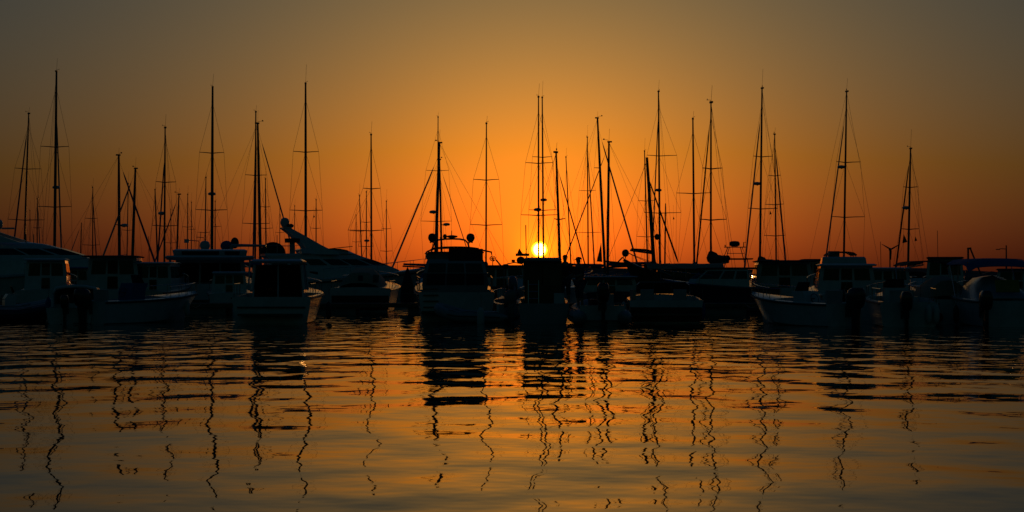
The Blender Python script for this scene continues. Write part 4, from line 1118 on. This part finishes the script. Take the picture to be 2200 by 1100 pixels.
def front_row():
    # --- far left: two inflatables side by side
    rib('pale grey inflatable with shiny round bow, farther of two at the left edge', 5, 66, 28, 4.2, 1.8, 0.24, 'hypalon', motor=False)
    rib('dark covered inflatable, nearer of two at the left edge', 8, 61, 24, 4.0, 1.8, 0.22, 'hypalon_dark', cons=False)
    # --- little boat with a pale frame round a dark opening
    D = 60.5
    t, h = small('cuddy_boat', 'small boat with pale rounded frame round a wide black cabin opening, at left', 'boat', 170, D, 97, 5.0, 1.75, 0.55, 0.75, floor=0.15, deck_from=0.45)
    fr = MB()
    arch = [(-0.9, 0.80, 0.55), (-0.9, 0.80, 1.0), (-0.9, 0.70, 1.20), (-0.9, 0.35, 1.27), (-0.9, 0, 1.29), (-0.9, -0.35, 1.27), (-0.9, -0.70, 1.20), (-0.9, -0.80, 1.0), (-0.9, -0.80, 0.55)]
    fwd = [(1.3, y * 0.75, 0.62 + (z - 0.55) * 0.75) for _, y, z in arch]
    MB().loft([arch, [(0.2, y * 0.97, z + 0.02) for _, y, z in arch], fwd, [(1.9, y * 0.5, 0.66 + (z - 0.55) * 0.12) for _, y, z in arch]], False, True, False).build('cuddy_shell', 'gelcoat', t)
    tube('cabin_frame', arch, 0.055, 'gelcoat', t, 8)
    MB().box(-0.2, 0, 0.80, 0.06, 1.2, 0.5).build('bulkhead', 'plastic_black', t, 0)
    outboard(t, -2.5, 0.12, 0.45, 0.75)
    MB().box(-1.4, -0.35, 0.42, 0.5, 0.6, 0.1).build('stern_seat', 'cushion', t, 0)
    # --- open fishing boat lying with its bow to the right
    D = 60.0
    t, h = small('fishing_boat', 'open white fishing boat, bow to the right, big black outboard on its stern', 'boat', 312, D, 50, 4.7, 1.95, 0.78, 1.02, floor=0.25, deck_from=0.55)
    console(t, -0.6, 0, 0.25, 0.75, 0.6, 1.15, 'canvas_blue')
    outboard(t, -2.35, 0, 0.48, 1.0)
    MB().box(-1.9, 0, 0.45, 0.4, 1.5, 0.35).build('stern_bench', 'gelcoat', t, 0)
    # --- pilothouse boat
    D = 62.0
    t, h = small('pilothouse_boat', 'white pilothouse boat seen from astern with twin glass doors and sunlit side windows', 'boat', 613, D, 89, 6.4, 2.85, 0.92, 1.25, floor=0.35, deck_from=0.42, transom=0.98, rails=True)
    z0, z1 = 0.95, 2.25
    lev = [(0.40, -1.7, 1.9, 0.95, 0.62), (1.15, -1.7, 1.8, 0.93, 0.62), (1.3, -1.7, 1.7, 0.91, 0.62), (2.06, -1.68, 1.15, 0.83, 0.56), (2.16, -1.68, 1.0, 0.80, 0.52)]
    # open-shelled wheelhouse: corner posts, side walls below the windows and a roof
    wl = MB()
    rg = [ring_of(l) for l in lev]
    wl.loft(rg[:2], False, False)
    lower = wl.build('wheelhouse_lower', 'gelcoat', t, 30)
    for k_ in range(8):
        tube('wheelhouse_post', [rg[1][k_], rg[3][k_]], 0.055, 'gelcoat', t)
    for k_ in (0, 6):
        a, b = Vector(rg[1][k_]), Vector(rg[1][k_ + 1]); c_, d_ = Vector(rg[3][k_]), Vector(rg[3][k_ + 1])
        tube('wheelhouse_post', [a.lerp(b, 0.5), c_.lerp(d_, 0.5)], 0.04, 'gelcoat', t)
    tube('door_post', [(-1.7, 0, 0.45), (-1.68, 0, 2.1)], 0.035, 'gelcoat', t)
    for k_, sp in ((0, ((.05, .48), (.52, .95))), (1, ((.05, .95),)), (2, ((.05, .95),)), (3, ((.05, .95),)), (4, ((.05, .95),)), (5, ((.05, .95),)), (6, ((.05, .48), (.52, .95)))):
        for u0, u1 in sp:
            house_pane('wheelhouse_window', lev, k_, u0, u1, 1.20, 2.05, 'clear_pane', t, 0.0)
    for u0, u1 in ((0.03, 0.485), (0.515, 0.97)):
        house_pane('glass_door', lev, 7, u0, u1, 0.6, 2.05, 'tinted_pane', t, 0.0)
    MB().loft([ring_of(l) for l in ((2.12, -2.1, 1.35, 0.92, 0.62), (2.18, -2.15, 1.4, 0.95, 0.64), (2.26, -2.0, 1.1, 0.82, 0.5))]).build('wheelhouse_roof', 'gelcoat', t)
    MB().box(0.6, 0.1, 1.0, 0.4, 0.9, 0.5).build('dashboard', 'plastic_black', t, 0)
    MB().box(-0.6, -0.4, 1.05, 0.45, 0.45, 0.6).build('helm_seat', 'canvas_dark', t, 0)
    for s_ in (1, -1):
        rail(t, [h.edge(u, s_, -0.05, 0.03) for u in (0.03, 0.12, 0.22)], 0.42, name='stern_rail', every=1)
    tube('side_mirror', [(1.1, -0.75, 1.8), (1.15, -1.05, 1.75)], [0.03, 0.06], 'plastic_black', t)
    MB().box(-3.45, 0, 0.30, 0.5, 2.2, 0.06).build('swim_platform', 'teak', t, 0)
    MB().box(-3.22, 0, 0.55, 0.04, 2.4, 0.05).build('transom_strip', 'rubber', t, 0)
    # --- flybridge cruiser with hoop and twin domes
    D = 66.5
    t = thing('flybridge_cruiser', 'flybridge cruiser with dark canopy, hoop arch and two black domes, left of the sun', 'boat', (WX(972, D), D, 0), R(94), 'motorboats in the front row')
    h = Hull(9.2, 3.0, 1.05, 1.65, draft=0.5, transom=0.94, rake=0.9)
    h.build(t, 'gelcoat', floor=0.55, deck_from=0.22)
    MB().box(-4.5, -0.35, 0.80, 0.07, 2.0, 0.48).build('transom_board', 'gelcoat', t, 0)
    MB().box(-4.1, -0.3, 0.75, 0.5, 1.5, 0.4).build('cockpit_bench', 'cushion', t, 0)
    h.rail_strip(t, 'rubber', 0.04, 'rub_rail', 0.12)
    MB().box(-4.9, 0, 0.32, 0.7, 2.6, 0.08).build('swim_platform', 'teak', t, 0)
    lev = [(0.6, -2.8, 3.4, 1.2, 0.7), (1.3, -2.9, 3.2, 1.25, 0.7), (1.75, -3.3, 2.6, 1.2, 0.75), (2.15, -3.2, 1.6, 1.1, 0.72), (2.28, -3.1, 1.3, 1.05, 0.66)]
    hs = house('cabin', lev, 'gelcoat_grey', t)
    for k_, sp in ((0, ((.05, .46), (.54, .96))), (1, ((.05, .9),)), (5, ((.1, .95),)), (6, ((.04, .46), (.54, .94)))):
        for u0, u1 in sp:
            house_pane('cabin_window', lev, k_, u0, u1, 1.78, 2.1, 'dark_glass', hs)
    for u0, u1 in ((.06, .33), (.36, .63), (.66, .94)):
        house_pane('saloon_door', lev, 7, u0, u1, 1.32, 1.74, 'dark_glass', hs)
        house_pane('saloon_window', lev, 7, u0, u1, 1.78, 2.12, 'dark_glass', hs)
    cl = [(2.28, -2.6, 1.0, 1.08, 0.7), (2.5, -2.6, 0.9, 1.06, 0.7), (2.58, -2.5, 0.7, 1.0, 0.65)]
    house('flybridge_coaming', cl, 'gelcoat_grey', t)
    canopy(t, -3.1, 0.6, 1.08, 2.66, 'canvas_dark', rise=0.10, base_z=2.3, droop_aft=0.0)
    cc = MB()
    cc.sheet([[(-3.1 + dx, y, z) for y in (-1.05, -0.5, 0.0, 0.25)] for dx, z in ((0.0, 2.68), (-0.02, 2.45), (-0.03, 2.3), (-0.05, 2.2))], 0.02).build('canopy_curtain', 'canvas_maroon', t)
    tube('awning_stay', [(-3.1, -1.05, 2.62), (-3.4, -1.35, 2.55), (-3.45, -1.42, 2.2)], 0.035, 'canvas_dark', t)
    hoop = [(0.2, 0.86, 2.5), (0.1, 0.72, 2.95), (0.05, 0.60, 3.07), (0.02, 0.3, 3.11), (0, 0, 3.12), (0.02, -0.3, 3.11), (0.05, -0.50, 3.07), (0.1, -0.62, 2.95), (0.2, -0.74, 2.5)]
    hp = tube('hoop_arch', hoop, 0.035, 'alloy', t, 8)
    for yy in (0.80, -0.72):
        radome(hp, (0.02, yy, 3.0), 0.17, 0.34, 'plastic_black')
        tube('dome_bracket', [(0.05, yy * 0.85, 2.95), (0.02, yy, 3.0), (0.02, yy * 1.12, 2.97)], 0.03, 'alloy_dark', hp)
    MB().lathe((0, 0.30, 3.13), [(0.06, 0), (0.09, 0.08), (0.07, 0.15), (0.02, 0.18)], 10).build('horn', 'plastic_black', hp)
    MB().lathe((0, 0.45, 3.11), [(0.04, 0), (0.06, 0.06), (0.02, 0.11)], 10).build('searchlight', 'plastic_black', hp)
    MB().lathe((0, 0.02, 3.14), [(0.06, 0), (0.22, 0.05), (0.22, 0.10), (0.05, 0.13)], 12).build('radar_scanner', 'plastic_black', hp)
    tube('aerial', [(0, 0.03, 3.25), (0, 0.03, 3.45)], 0.012, 'wire', hp)
    for s_ in (1, -1):
        rail(t, [h.edge(u, s_, -0.06, 0.03) for u in (0.02, 0.1, 0.2, 0.3)], 0.5, name='stern_rail', every=1)
        rail(t, [h.edge(u, s_, -0.06, 0.03) for u in (0.5, 0.62, 0.75, 0.88, 0.995)], 0.5, name='bow_rail', every=1)
    for k_ in range(4):
        MB().box(-4.55, 0.95, 0.50 + 0.22 * k_, 0.2, 0.55, 0.04).build('boarding_step', 'teak', t, 0)
    # its tender lies across the stern
    rib('small inflatable with an outboard lying across the stern of the domed cruiser', 1012, 59.5, 158, 2.7, 1.5, 0.20, 'hypalon', cons=False, ms=0.7, em='engine_grey')
    fender('white cylinder fender hanging at the waterline below the domed cruiser', (WX(1033, 58.0), 57.9, 0.20), 0.13, 0.6)
    # --- skiff with its motor tilted up
    t, h = small('skiff', 'small skiff with its outboard tilted up over bright water, left of the sun', 'boat', 1096, 67, 100, 4.2, 1.5, 0.55, 0.75, 'gelcoat_grey', floor=0.2, deck_from=0.7)
    outboard(t, -2.1, 0.25, 0.85, 0.9, tilt=R(52), m='engine_grey')
    console(t, 0.2, -0.1, 0.2, 0.5, 0.4, 0.8)
    hp = tube('light_hoop', [(-1.0, 0.42, 0.6), (-1.0, 0.42, 1.95), (-1.0, 0.30, 2.12), (-1.0, 0, 2.18), (-1.0, -0.30, 2.12), (-1.0, -0.42, 1.95), (-1.0, -0.42, 0.6)], 0.022, 'alloy', t)
    MB().box(-1.0, 0.05, 2.24, 0.1, 0.12, 0.1).build('hoop_light', 'plastic_black', hp)
    MB().ell((-1.0, 0.36, 2.02), 0.1, 0.16, 0.10).build('horn', 'plastic_black', hp)
    tube('rod_holder', [(-1.0, 0.48, 1.98), (-1.05, 0.75, 2.28)], 0.03, 'alloy_dark', hp)
    # --- the fishing boat right under the sun
    D = 61.0
    t, h = small('wheelhouse_boat', 'small fishing boat with tall square dark wheelhouse right below the sun', 'boat', 1165, D, 90, 5.6, 1.85, 0.7, 1.0, 'gelcoat_grey', floor=0.25, deck_from=0.5, transom=0.95)
    lev = [(0.3, -1.0, 1.0, 0.66, 0.6), (1.3, -1.0, 0.95, 0.66, 0.6), (2.18, -0.95, 0.8, 0.64, 0.58)]
    rg = [ring_of(l) for l in lev]
    MB().loft(rg[:2], False, False).build('wheelhouse_lower', 'wood_hull', t, 30)
    for k_, sp in ((0, ((.05, .95),)), (1, ((.05, .95),)), (2, ((.05, .95),)), (3, ((.05, .95),)), (4, ((.05, .95),)), (5, ((.05, .95),)), (6, ((.05, .95),))):
        for u0, u1 in sp:
            house_pane('wheelhouse_window', lev, k_, u0, u1, 1.30, 2.18, 'dark_glass', t, 0.0)
    for k_ in range(8):
        tube('wheelhouse_post', [rg[1][k_], rg[2][k_]], 0.05, 'wood_hull', t)
    MB().pane([(-1.0, 0.64, 0.35), (-1.0, 0.05, 0.35), (-0.96, 0.0, 2.18), (-0.96, 0.63, 2.18)], 0.03).build('wheelhouse_door', 'wood_hull', t, 0)
    MB().pane([(-1.0, -0.02, 1.3), (-1.0, -0.64, 1.3), (-0.96, -0.63, 2.18), (-0.96, 0.0, 2.18)], 0.03).build('wheelhouse_back', 'wood_hull', t, 0)
    rf = MB().loft([ring_of(l) for l in ((2.18, -1.25, 1.0, 0.66, 0.6), (2.25, -1.28, 1.05, 0.67, 0.61), (2.31, -1.2, 0.9, 0.62, 0.56))]).build('wheelhouse_roof', 'gelcoat_grey', t)
    for yy in (0.52, 0.15):
        tube('ladder_rail', [(-1.5, yy, 0.4), (-1.3, yy, 1.5)], 0.018, 'steel', t)
    for zz in (0.6, 0.85, 1.1, 1.35):
        tube('ladder_rung', [(-1.5 + 0.18 * (zz - 0.4), 0.52, zz), (-1.5 + 0.18 * (zz - 0.4), 0.15, zz)], 0.015, 'steel', t)
    tube('roof_post', [(0.2, 0.58, 2.3), (0.2, 0.6, WZ(483, D))], 0.018, 'alloy_dark', rf)
    MB().box(-0.2, 0.72, 2.42, 0.3, 0.5, 0.09).build('roof_light_bar', 'plastic_black', rf)
    MB().ell((-0.2, 0.78, 2.22), 0.14, 0.16, 0.14).build('roof_horn', 'plastic_black', rf)
    q = [Vector((0.0, 0.68, 2.42)), Vector((0.0, 0.94, 2.40)), Vector((0.0, 0.84, 2.66))]
    MB().add(q + [p + Vector((0.012, 0, 0)) for p in q], [(0, 1, 2), (5, 4, 3), (0, 3, 4, 1), (1, 4, 5, 2), (2, 5, 3, 0)]).build('pennant', 'flag', rf, 0)
    MB().box(-2.3, 0, 0.45, 0.5, 1.2, 0.4).build('engine_box', 'gelcoat', t, 0)
    MB().box(-2.1, -0.55, 0.85, 0.4, 0.35, 0.4).build('fish_crate', 'plastic_white', t, 0)
    # --- inflatable with two men
    D = 58.5
    t = rib('grey rigid inflatable with fat round tubes that the man in a cap stands in', 1282, D, 92, 4.4, 2.05, 0.27, 'hypalon', cons=False, ms=1.05)
    MB().box(0.3, -0.35, 0.62, 0.5, 0.5, 0.8).build('jockey_console', 'gelcoat_grey', t, 0)
    MB().box(-0.8, 0.1, 0.55, 0.9, 0.45, 0.6).build('jockey_seat', 'canvas_maroon', t, 0)
    person('person in a peaked cap standing in the inflatable, facing left', WX(1246, 59.5), 59.5, 0.50, R(212), 1.80, True, 0.05, 'work', 'shirt')
    person('bareheaded person leaning beside the dark wheelhouse below the sun', WX(1215, 60.2), 60.2, 0.60, R(100), 1.78, False, 0.10, 'work', 'shirt_red')
    # --- speedboat with a raked windscreen
    D = 62.0
    t, h = small('speedboat', 'white speedboat seen from astern with wide amber-lit windscreen', 'boat', 1424, D, 87, 6.2, 2.65, 0.80, 1.0, 'gelcoat', floor=0.35, deck_from=0.55, transom=0.98, rails=False)
    windscreen(t, 0.95, 1.0, 0.45, 1.42, 1.0, back=1.1)
    MB().box(-3.12, 0, 0.30, 0.06, 2.5, 0.5).build('transom_panel', 'black_hull', t, 0)
    MB().box(-2.55, 0, 0.66, 0.9, 1.9, 0.25).build('sun_pad', 'cushion', t, 0)
    MB().box(-3.4, 0, 0.30, 0.6, 2.3, 0.06).build('swim_platform', 'teak', t, 0)
    for yy in (0.6, -0.6):
        MB().box(-0.4, yy, 0.62, 0.5, 0.5, 0.5).build('bucket_seat', 'cushion', t, 0)
        MB().box(-0.62, yy, 0.95, 0.12, 0.48, 0.4, ry=-0.12).build('seat_backrest', 'cushion', t, 0)
    MB().box(-2.2, 1.15, 0.98, 1.0, 0.1, 0.35, rz=0.1).build('rolled_cover', 'canvas_cream', t, 0)
    # --- open boat with its bow to the left, big outboard
    D = 57.0
    t, h = small('open_boat', 'white open boat, pointed bow to the left, sunlit stem, by the pontoon end', 'boat', 1712, D, 124, 4.5, 1.9, 0.75, 1.02, floor=0.25, deck_from=0.55)
    console(t, -0.5, 0, 0.25, 0.7, 0.55, 0.9)
    outboard(t, -2.25, -0.15, 0.48, 1.08)
    MB().box(-1.9, 0, 0.45, 0.4, 1.5, 0.35).build('stern_bench', 'gelcoat', t, 0)
    # --- small flybridge cruiser at right
    D = 65.0
    t, h, lev = cabin_boat('white cabin cruiser with small flybridge and bimini, below the very tall mast at right', 1800, D, 88, 2.5, 7.0, 0.95, 2.02, wide=0.86, aft=-0.3, fwd=0.15, group='motorboats in the front row', rearpane='tinted_pane')
    cl = [(2.1, -1.5, 0.6, 0.85, 0.6), (2.32, -1.5, 0.3, 0.82, 0.58), (2.38, -1.4, 0.1, 0.78, 0.5)]
    house('flybridge_coaming', cl, 'gelcoat', t)
    canopy(t, -1.3, 0.2, 0.52, 2.50, 'canvas_dark', rise=0.07, base_z=2.1, edge=0.05)
    MB().box(-0.9, 0.3, 2.45, 0.3, 0.4, 0.3).build('flybridge_seat', 'cushion', t, 0)
    outboard(t, -3.5, 0.5, 0.50, 0.9)
    # --- open boat with tall black cowl
    D = 57.5
    t, h = small('open_boat', 'open white boat with tall black outboard and rails, left of the tarpaulin-covered boat', 'boat', 1925, D, 86, 5.4, 2.1, 0.80, 1.05, floor=0.25, deck_from=0.6)
    console(t, 0.1, 0, 0.25, 0.8, 0.6, 1.0, 'gelcoat_cream')
    outboard(t, -2.7, 0.15, 0.42, 1.0)
    for s_ in (1, -1):
        rail(t, [h.edge(u, s_, -0.05, 0.03) for u in (0.03, 0.15, 0.28)], 0.4, name='stern_rail', every=1)
    for k_, yy in enumerate((-0.35, -0.6)):
        fender('%s white fender on the stern of the boat with the tall black outboard' % ('inner' if k_ == 0 else 'outer'), (WX(1925, D) - yy + 0.06, D - 2.86, 0.40), 0.10, 0.5)
    # --- boat under a tarpaulin hood
    D = 60.5
    t, h = small('covered_boat', 'boat under a pale tarpaulin hood with maroon bimini behind it, at right', 'boat', 2008, D, 91, 5.6, 1.75, 0.85, 1.05, 'gelcoat', floor=0.3, deck_from=0.55)
    g = []
    for x_, hh in ((-1.9, 0.1), (-1.75, 0.62), (-0.9, 0.78), (0.3, 0.62), (0.9, 0.0)):
        g.append([(x_, 0.72 * q_, 0.88 + hh * (1 - abs(q_) ** 3)) for q_ in (-1, -0.9, -0.7, -0.35, 0, 0.35, 0.7, 0.9, 1)])
    MB().sheet(g, 0.02).build('tarpaulin_hood', 'canvas_cream', t)
    canopy(t, 0.2, 2.0, 1.0, 2.10, 'canvas_maroon', rise=0.10, base_z=0.95, edge=0.06)
    fd = thing('fender', 'red ball fender hanging from the tarpaulin-covered boat', 'fender', (WX(2017, D - 3.0), D - 3.06, 0.24), 0, 'fenders hanging on the boats')
    MB().ell((0, 0, 0), 0.14, 0.14, 0.16).build('fender_body', 'plastic_red', fd)
    tube('fender_line', [(0, 0, 0.14), (0, 0.06, 0.6)], 0.008, 'rope', fd, 5)
    # --- boat with blue bimini
    D = 57.5
    t, h = small('cuddy_boat', 'cuddy boat with blue bimini, yellow board and black outboards at the right edge', 'boat', 2122, D, 90, 5.8, 2.35, 0.85, 1.1, 'gelcoat', floor=0.3, deck_from=0.5, transom=0.95)
    g = []
    for x_, hh, ww in ((-2.3, 0.05, 1.0), (-1.9, 0.38, 1.0), (-0.6, 0.80, 0.92), (0.8, 0.76, 0.85), (1.7, 0.1, 0.75)):
        g.append([(x_, ww * 1.02 * q_, 0.88 + hh * (1 - abs(q_) ** 2.4)) for q_ in (-1, -0.9, -0.7, -0.35, 0, 0.35, 0.7, 0.9, 1)])
    MB().sheet(g, 0.02).build('cuddy_cover', 'gelcoat_grey', t)
    MB().box(-2.35, 0.02, 1.32, 0.03, 0.78, 0.42, ry=0.35).build('yellow_board', 'board_yellow', t, 0)
    canopy(t, -1.7, 1.2, 1.10, 2.16, 'canvas_blue', rise=0.09, base_z=0.95, droop_aft=0.27, edge=0.10)
    outboard(t, -2.9, 0.98, 0.45, 1.0)
    outboard(t, -2.9, -0.95, 0.48, 1.05)
front_row()

# ------------------------------------------------------------------ odd things on the skyline
def lamp_post(x, ytop, D, label):
    t = thing('lamp_post', label, 'lamp post', (WX(x, D), D, 0))
    z = WZ(ytop, D)
    tube('post', [(0, 0, -0.2), (0, 0, z)], [0.16, 0.10], 'alloy_dark', t, 8)
    tube('lamp_arm', [(0, 0, z - 0.6), (-0.8, 0, z - 0.55), (-1.1, 0, z - 0.6)], 0.07, 'alloy_dark', t)
    MB().box(-1.35, 0, z - 0.66, 0.6, 0.3, 0.14).build('lamp_head', 'alloy_dark', t)
lamp_post(2162, 527, 269, 'street lamp with short arm on the breakwater above the blue bimini')
def crane():
    D = 269
    t = thing('boat_hoist', 'small derrick of two spars showing above the blue bimini', 'hoist', (WX(2080, D), D, 1.6))
    z = WZ(534, D) - 1.6
    tube('king_post', [(0, 0, 0), (0, 0, z)], 0.16, 'alloy_dark', t)
    tube('jib_spar', [(0.35, 0, z), (2.1, 0, 0)], 0.14, 'alloy_dark', t)
    tube('head_beam', [(-0.15, 0, z), (0.5, 0, z + 0.05)], 0.16, 'alloy_dark', t)
crane()
def wind_generator():
    D = 96.0
    t = thing('wind_generator', 'three-bladed wind generator on a pole right of the boom', 'wind turbine', (WX(1912, D), D, 0))
    z = WZ(537, D)
    tube('pole', [(0, 0, -0.3), (0, 0, z)], 0.04, 'alloy_dark', t)
    n = MB().ell((0, -0.05, z + 0.03), 0.09, 0.2, 0.09).build('nacelle', 'plastic_white', t)
    for a in (150, 30, 270):
        d = Vector((math.cos(R(a)), 0, math.sin(R(a))))
        p = Vector((0, -0.25, z + 0.03))
        tube('blade', [p, p + d * 0.12, p + d * 0.6], [0.03, 0.05, 0.015], 'plastic_black', n, 5)
wind_generator()
def round_sign():
    D = 96.0
    t = thing('round_marker', 'round ring marker with crossed bars on a thin pole, left of the sun', 'marker', (WX(1058.5, D), D, 0))
    z = WZ(555.5, D)
    tube('pole', [(0, 0, -0.3), (0, 0, z - 0.14)], 0.025, 'alloy_dark', t)
    rg = MB()
    for k in range(20):
        if k in (4, 5, 14, 15): continue
        a, b = 2 * math.pi * k / 20, 2 * math.pi * (k + 1) / 20
        rg.tube([(0.16 * math.cos(a), 0, z + 0.13 * math.sin(a)), (0.16 * math.cos(b), 0, z + 0.13 * math.sin(b))], 0.028, 6)
    r_ = rg.build('marker_ring', 'plastic_black', t)
    tube('marker_crossbar', [(-0.14, 0, z), (0.14, 0, z)], 0.018, 'plastic_black', r_)
    for xx in (-0.05, 0.05):
        tube('marker_upright', [(xx, 0, z - 0.13), (xx, 0, z + 0.13)], 0.018, 'plastic_black', r_)
round_sign()

# covered winch post on the pontoon, left of the domed cruiser
def covered_post():
    D = 73.2
    t = thing('covered_pedestal', 'dark peaked canvas cover over a post on the pontoon beside the domed cruiser', 'cover', (WX(875, D), D + 0.2, 0.45))
    MB().lathe((0, 0, 0), [(0.30, 0.02), (0.33, 0.25), (0.27, 0.75), (0.15, 1.2), (0.05, 1.5), (0.01, 1.58)], 12).build('canvas_cover', 'canvas_dark', t)
    tube('cover_tie', [(0.31 * math.cos(a), 0.31 * math.sin(a), 0.42) for a in [2 * math.pi * k / 12 for k in range(13)]], 0.012, 'rope', t, 5)
covered_post()

# fenders and mooring lines along the front row
def hang(label, x, y, D, m='plastic_white', r=0.10, h=0.5):
    fender(label, (WX(x, D), D, WZ(y, D)), r, h, m)
hang('dark blue fender between the pale-framed boat and the inflatables at left', 104, 658, 60.2, 'canvas_blue')
hang('white fender by the bow of the open fishing boat at left', 402, 662, 61.0)
hang('white fender on the left quarter of the pilothouse boat', 514, 668, 59.5)
hang('black fender on the right quarter of the pilothouse boat', 706, 668, 59.6, 'rubber')
hang('white fender at the left corner of the speedboat transom', 1340, 668, 59.2)
hang('blue fender at the right corner of the speedboat transom', 1509, 668, 59.4, 'canvas_blue')
hang('white fender between the open boat and the small flybridge cruiser at right', 1786, 672, 60.4)
hang('black fender between the tarpaulin-covered boat and the blue bimini boat', 2054, 676, 57.0, 'rubber')
def moor(label, a, b, sag=0.3):
    cleat_rope('mooring_line', label, (WX(a[0], a[2]), a[2], WZ(a[1], a[2])), (WX(b[0], b[2]), b[2], WZ(b[1], b[2])), sag)
moor('slack rope from the open fishing boat bow to the pontoon at left', (398, 634, 61.5), (432, 652, 72.4))
moor('rope from the left bow of the pilothouse boat to the pontoon', (560, 625, 65.0), (548, 651, 72.4))
moor('rope from the right bow of the domed cruiser to the pontoon', (1040, 596, 70.5), (1052, 651, 72.4), 0.15)
moor('rope from the speedboat bow to the pontoon', (1430, 628, 65.0), (1470, 651, 72.4))
moor('rope from the sunlit bow of the open boat to the pontoon end', (1640, 636, 58.9), (1600, 651, 72.4))
moor('thin line slanting down from the small flybridge cruiser roof at right', (1826, 588, 63.5), (1808, 640, 61.6), 0.02)
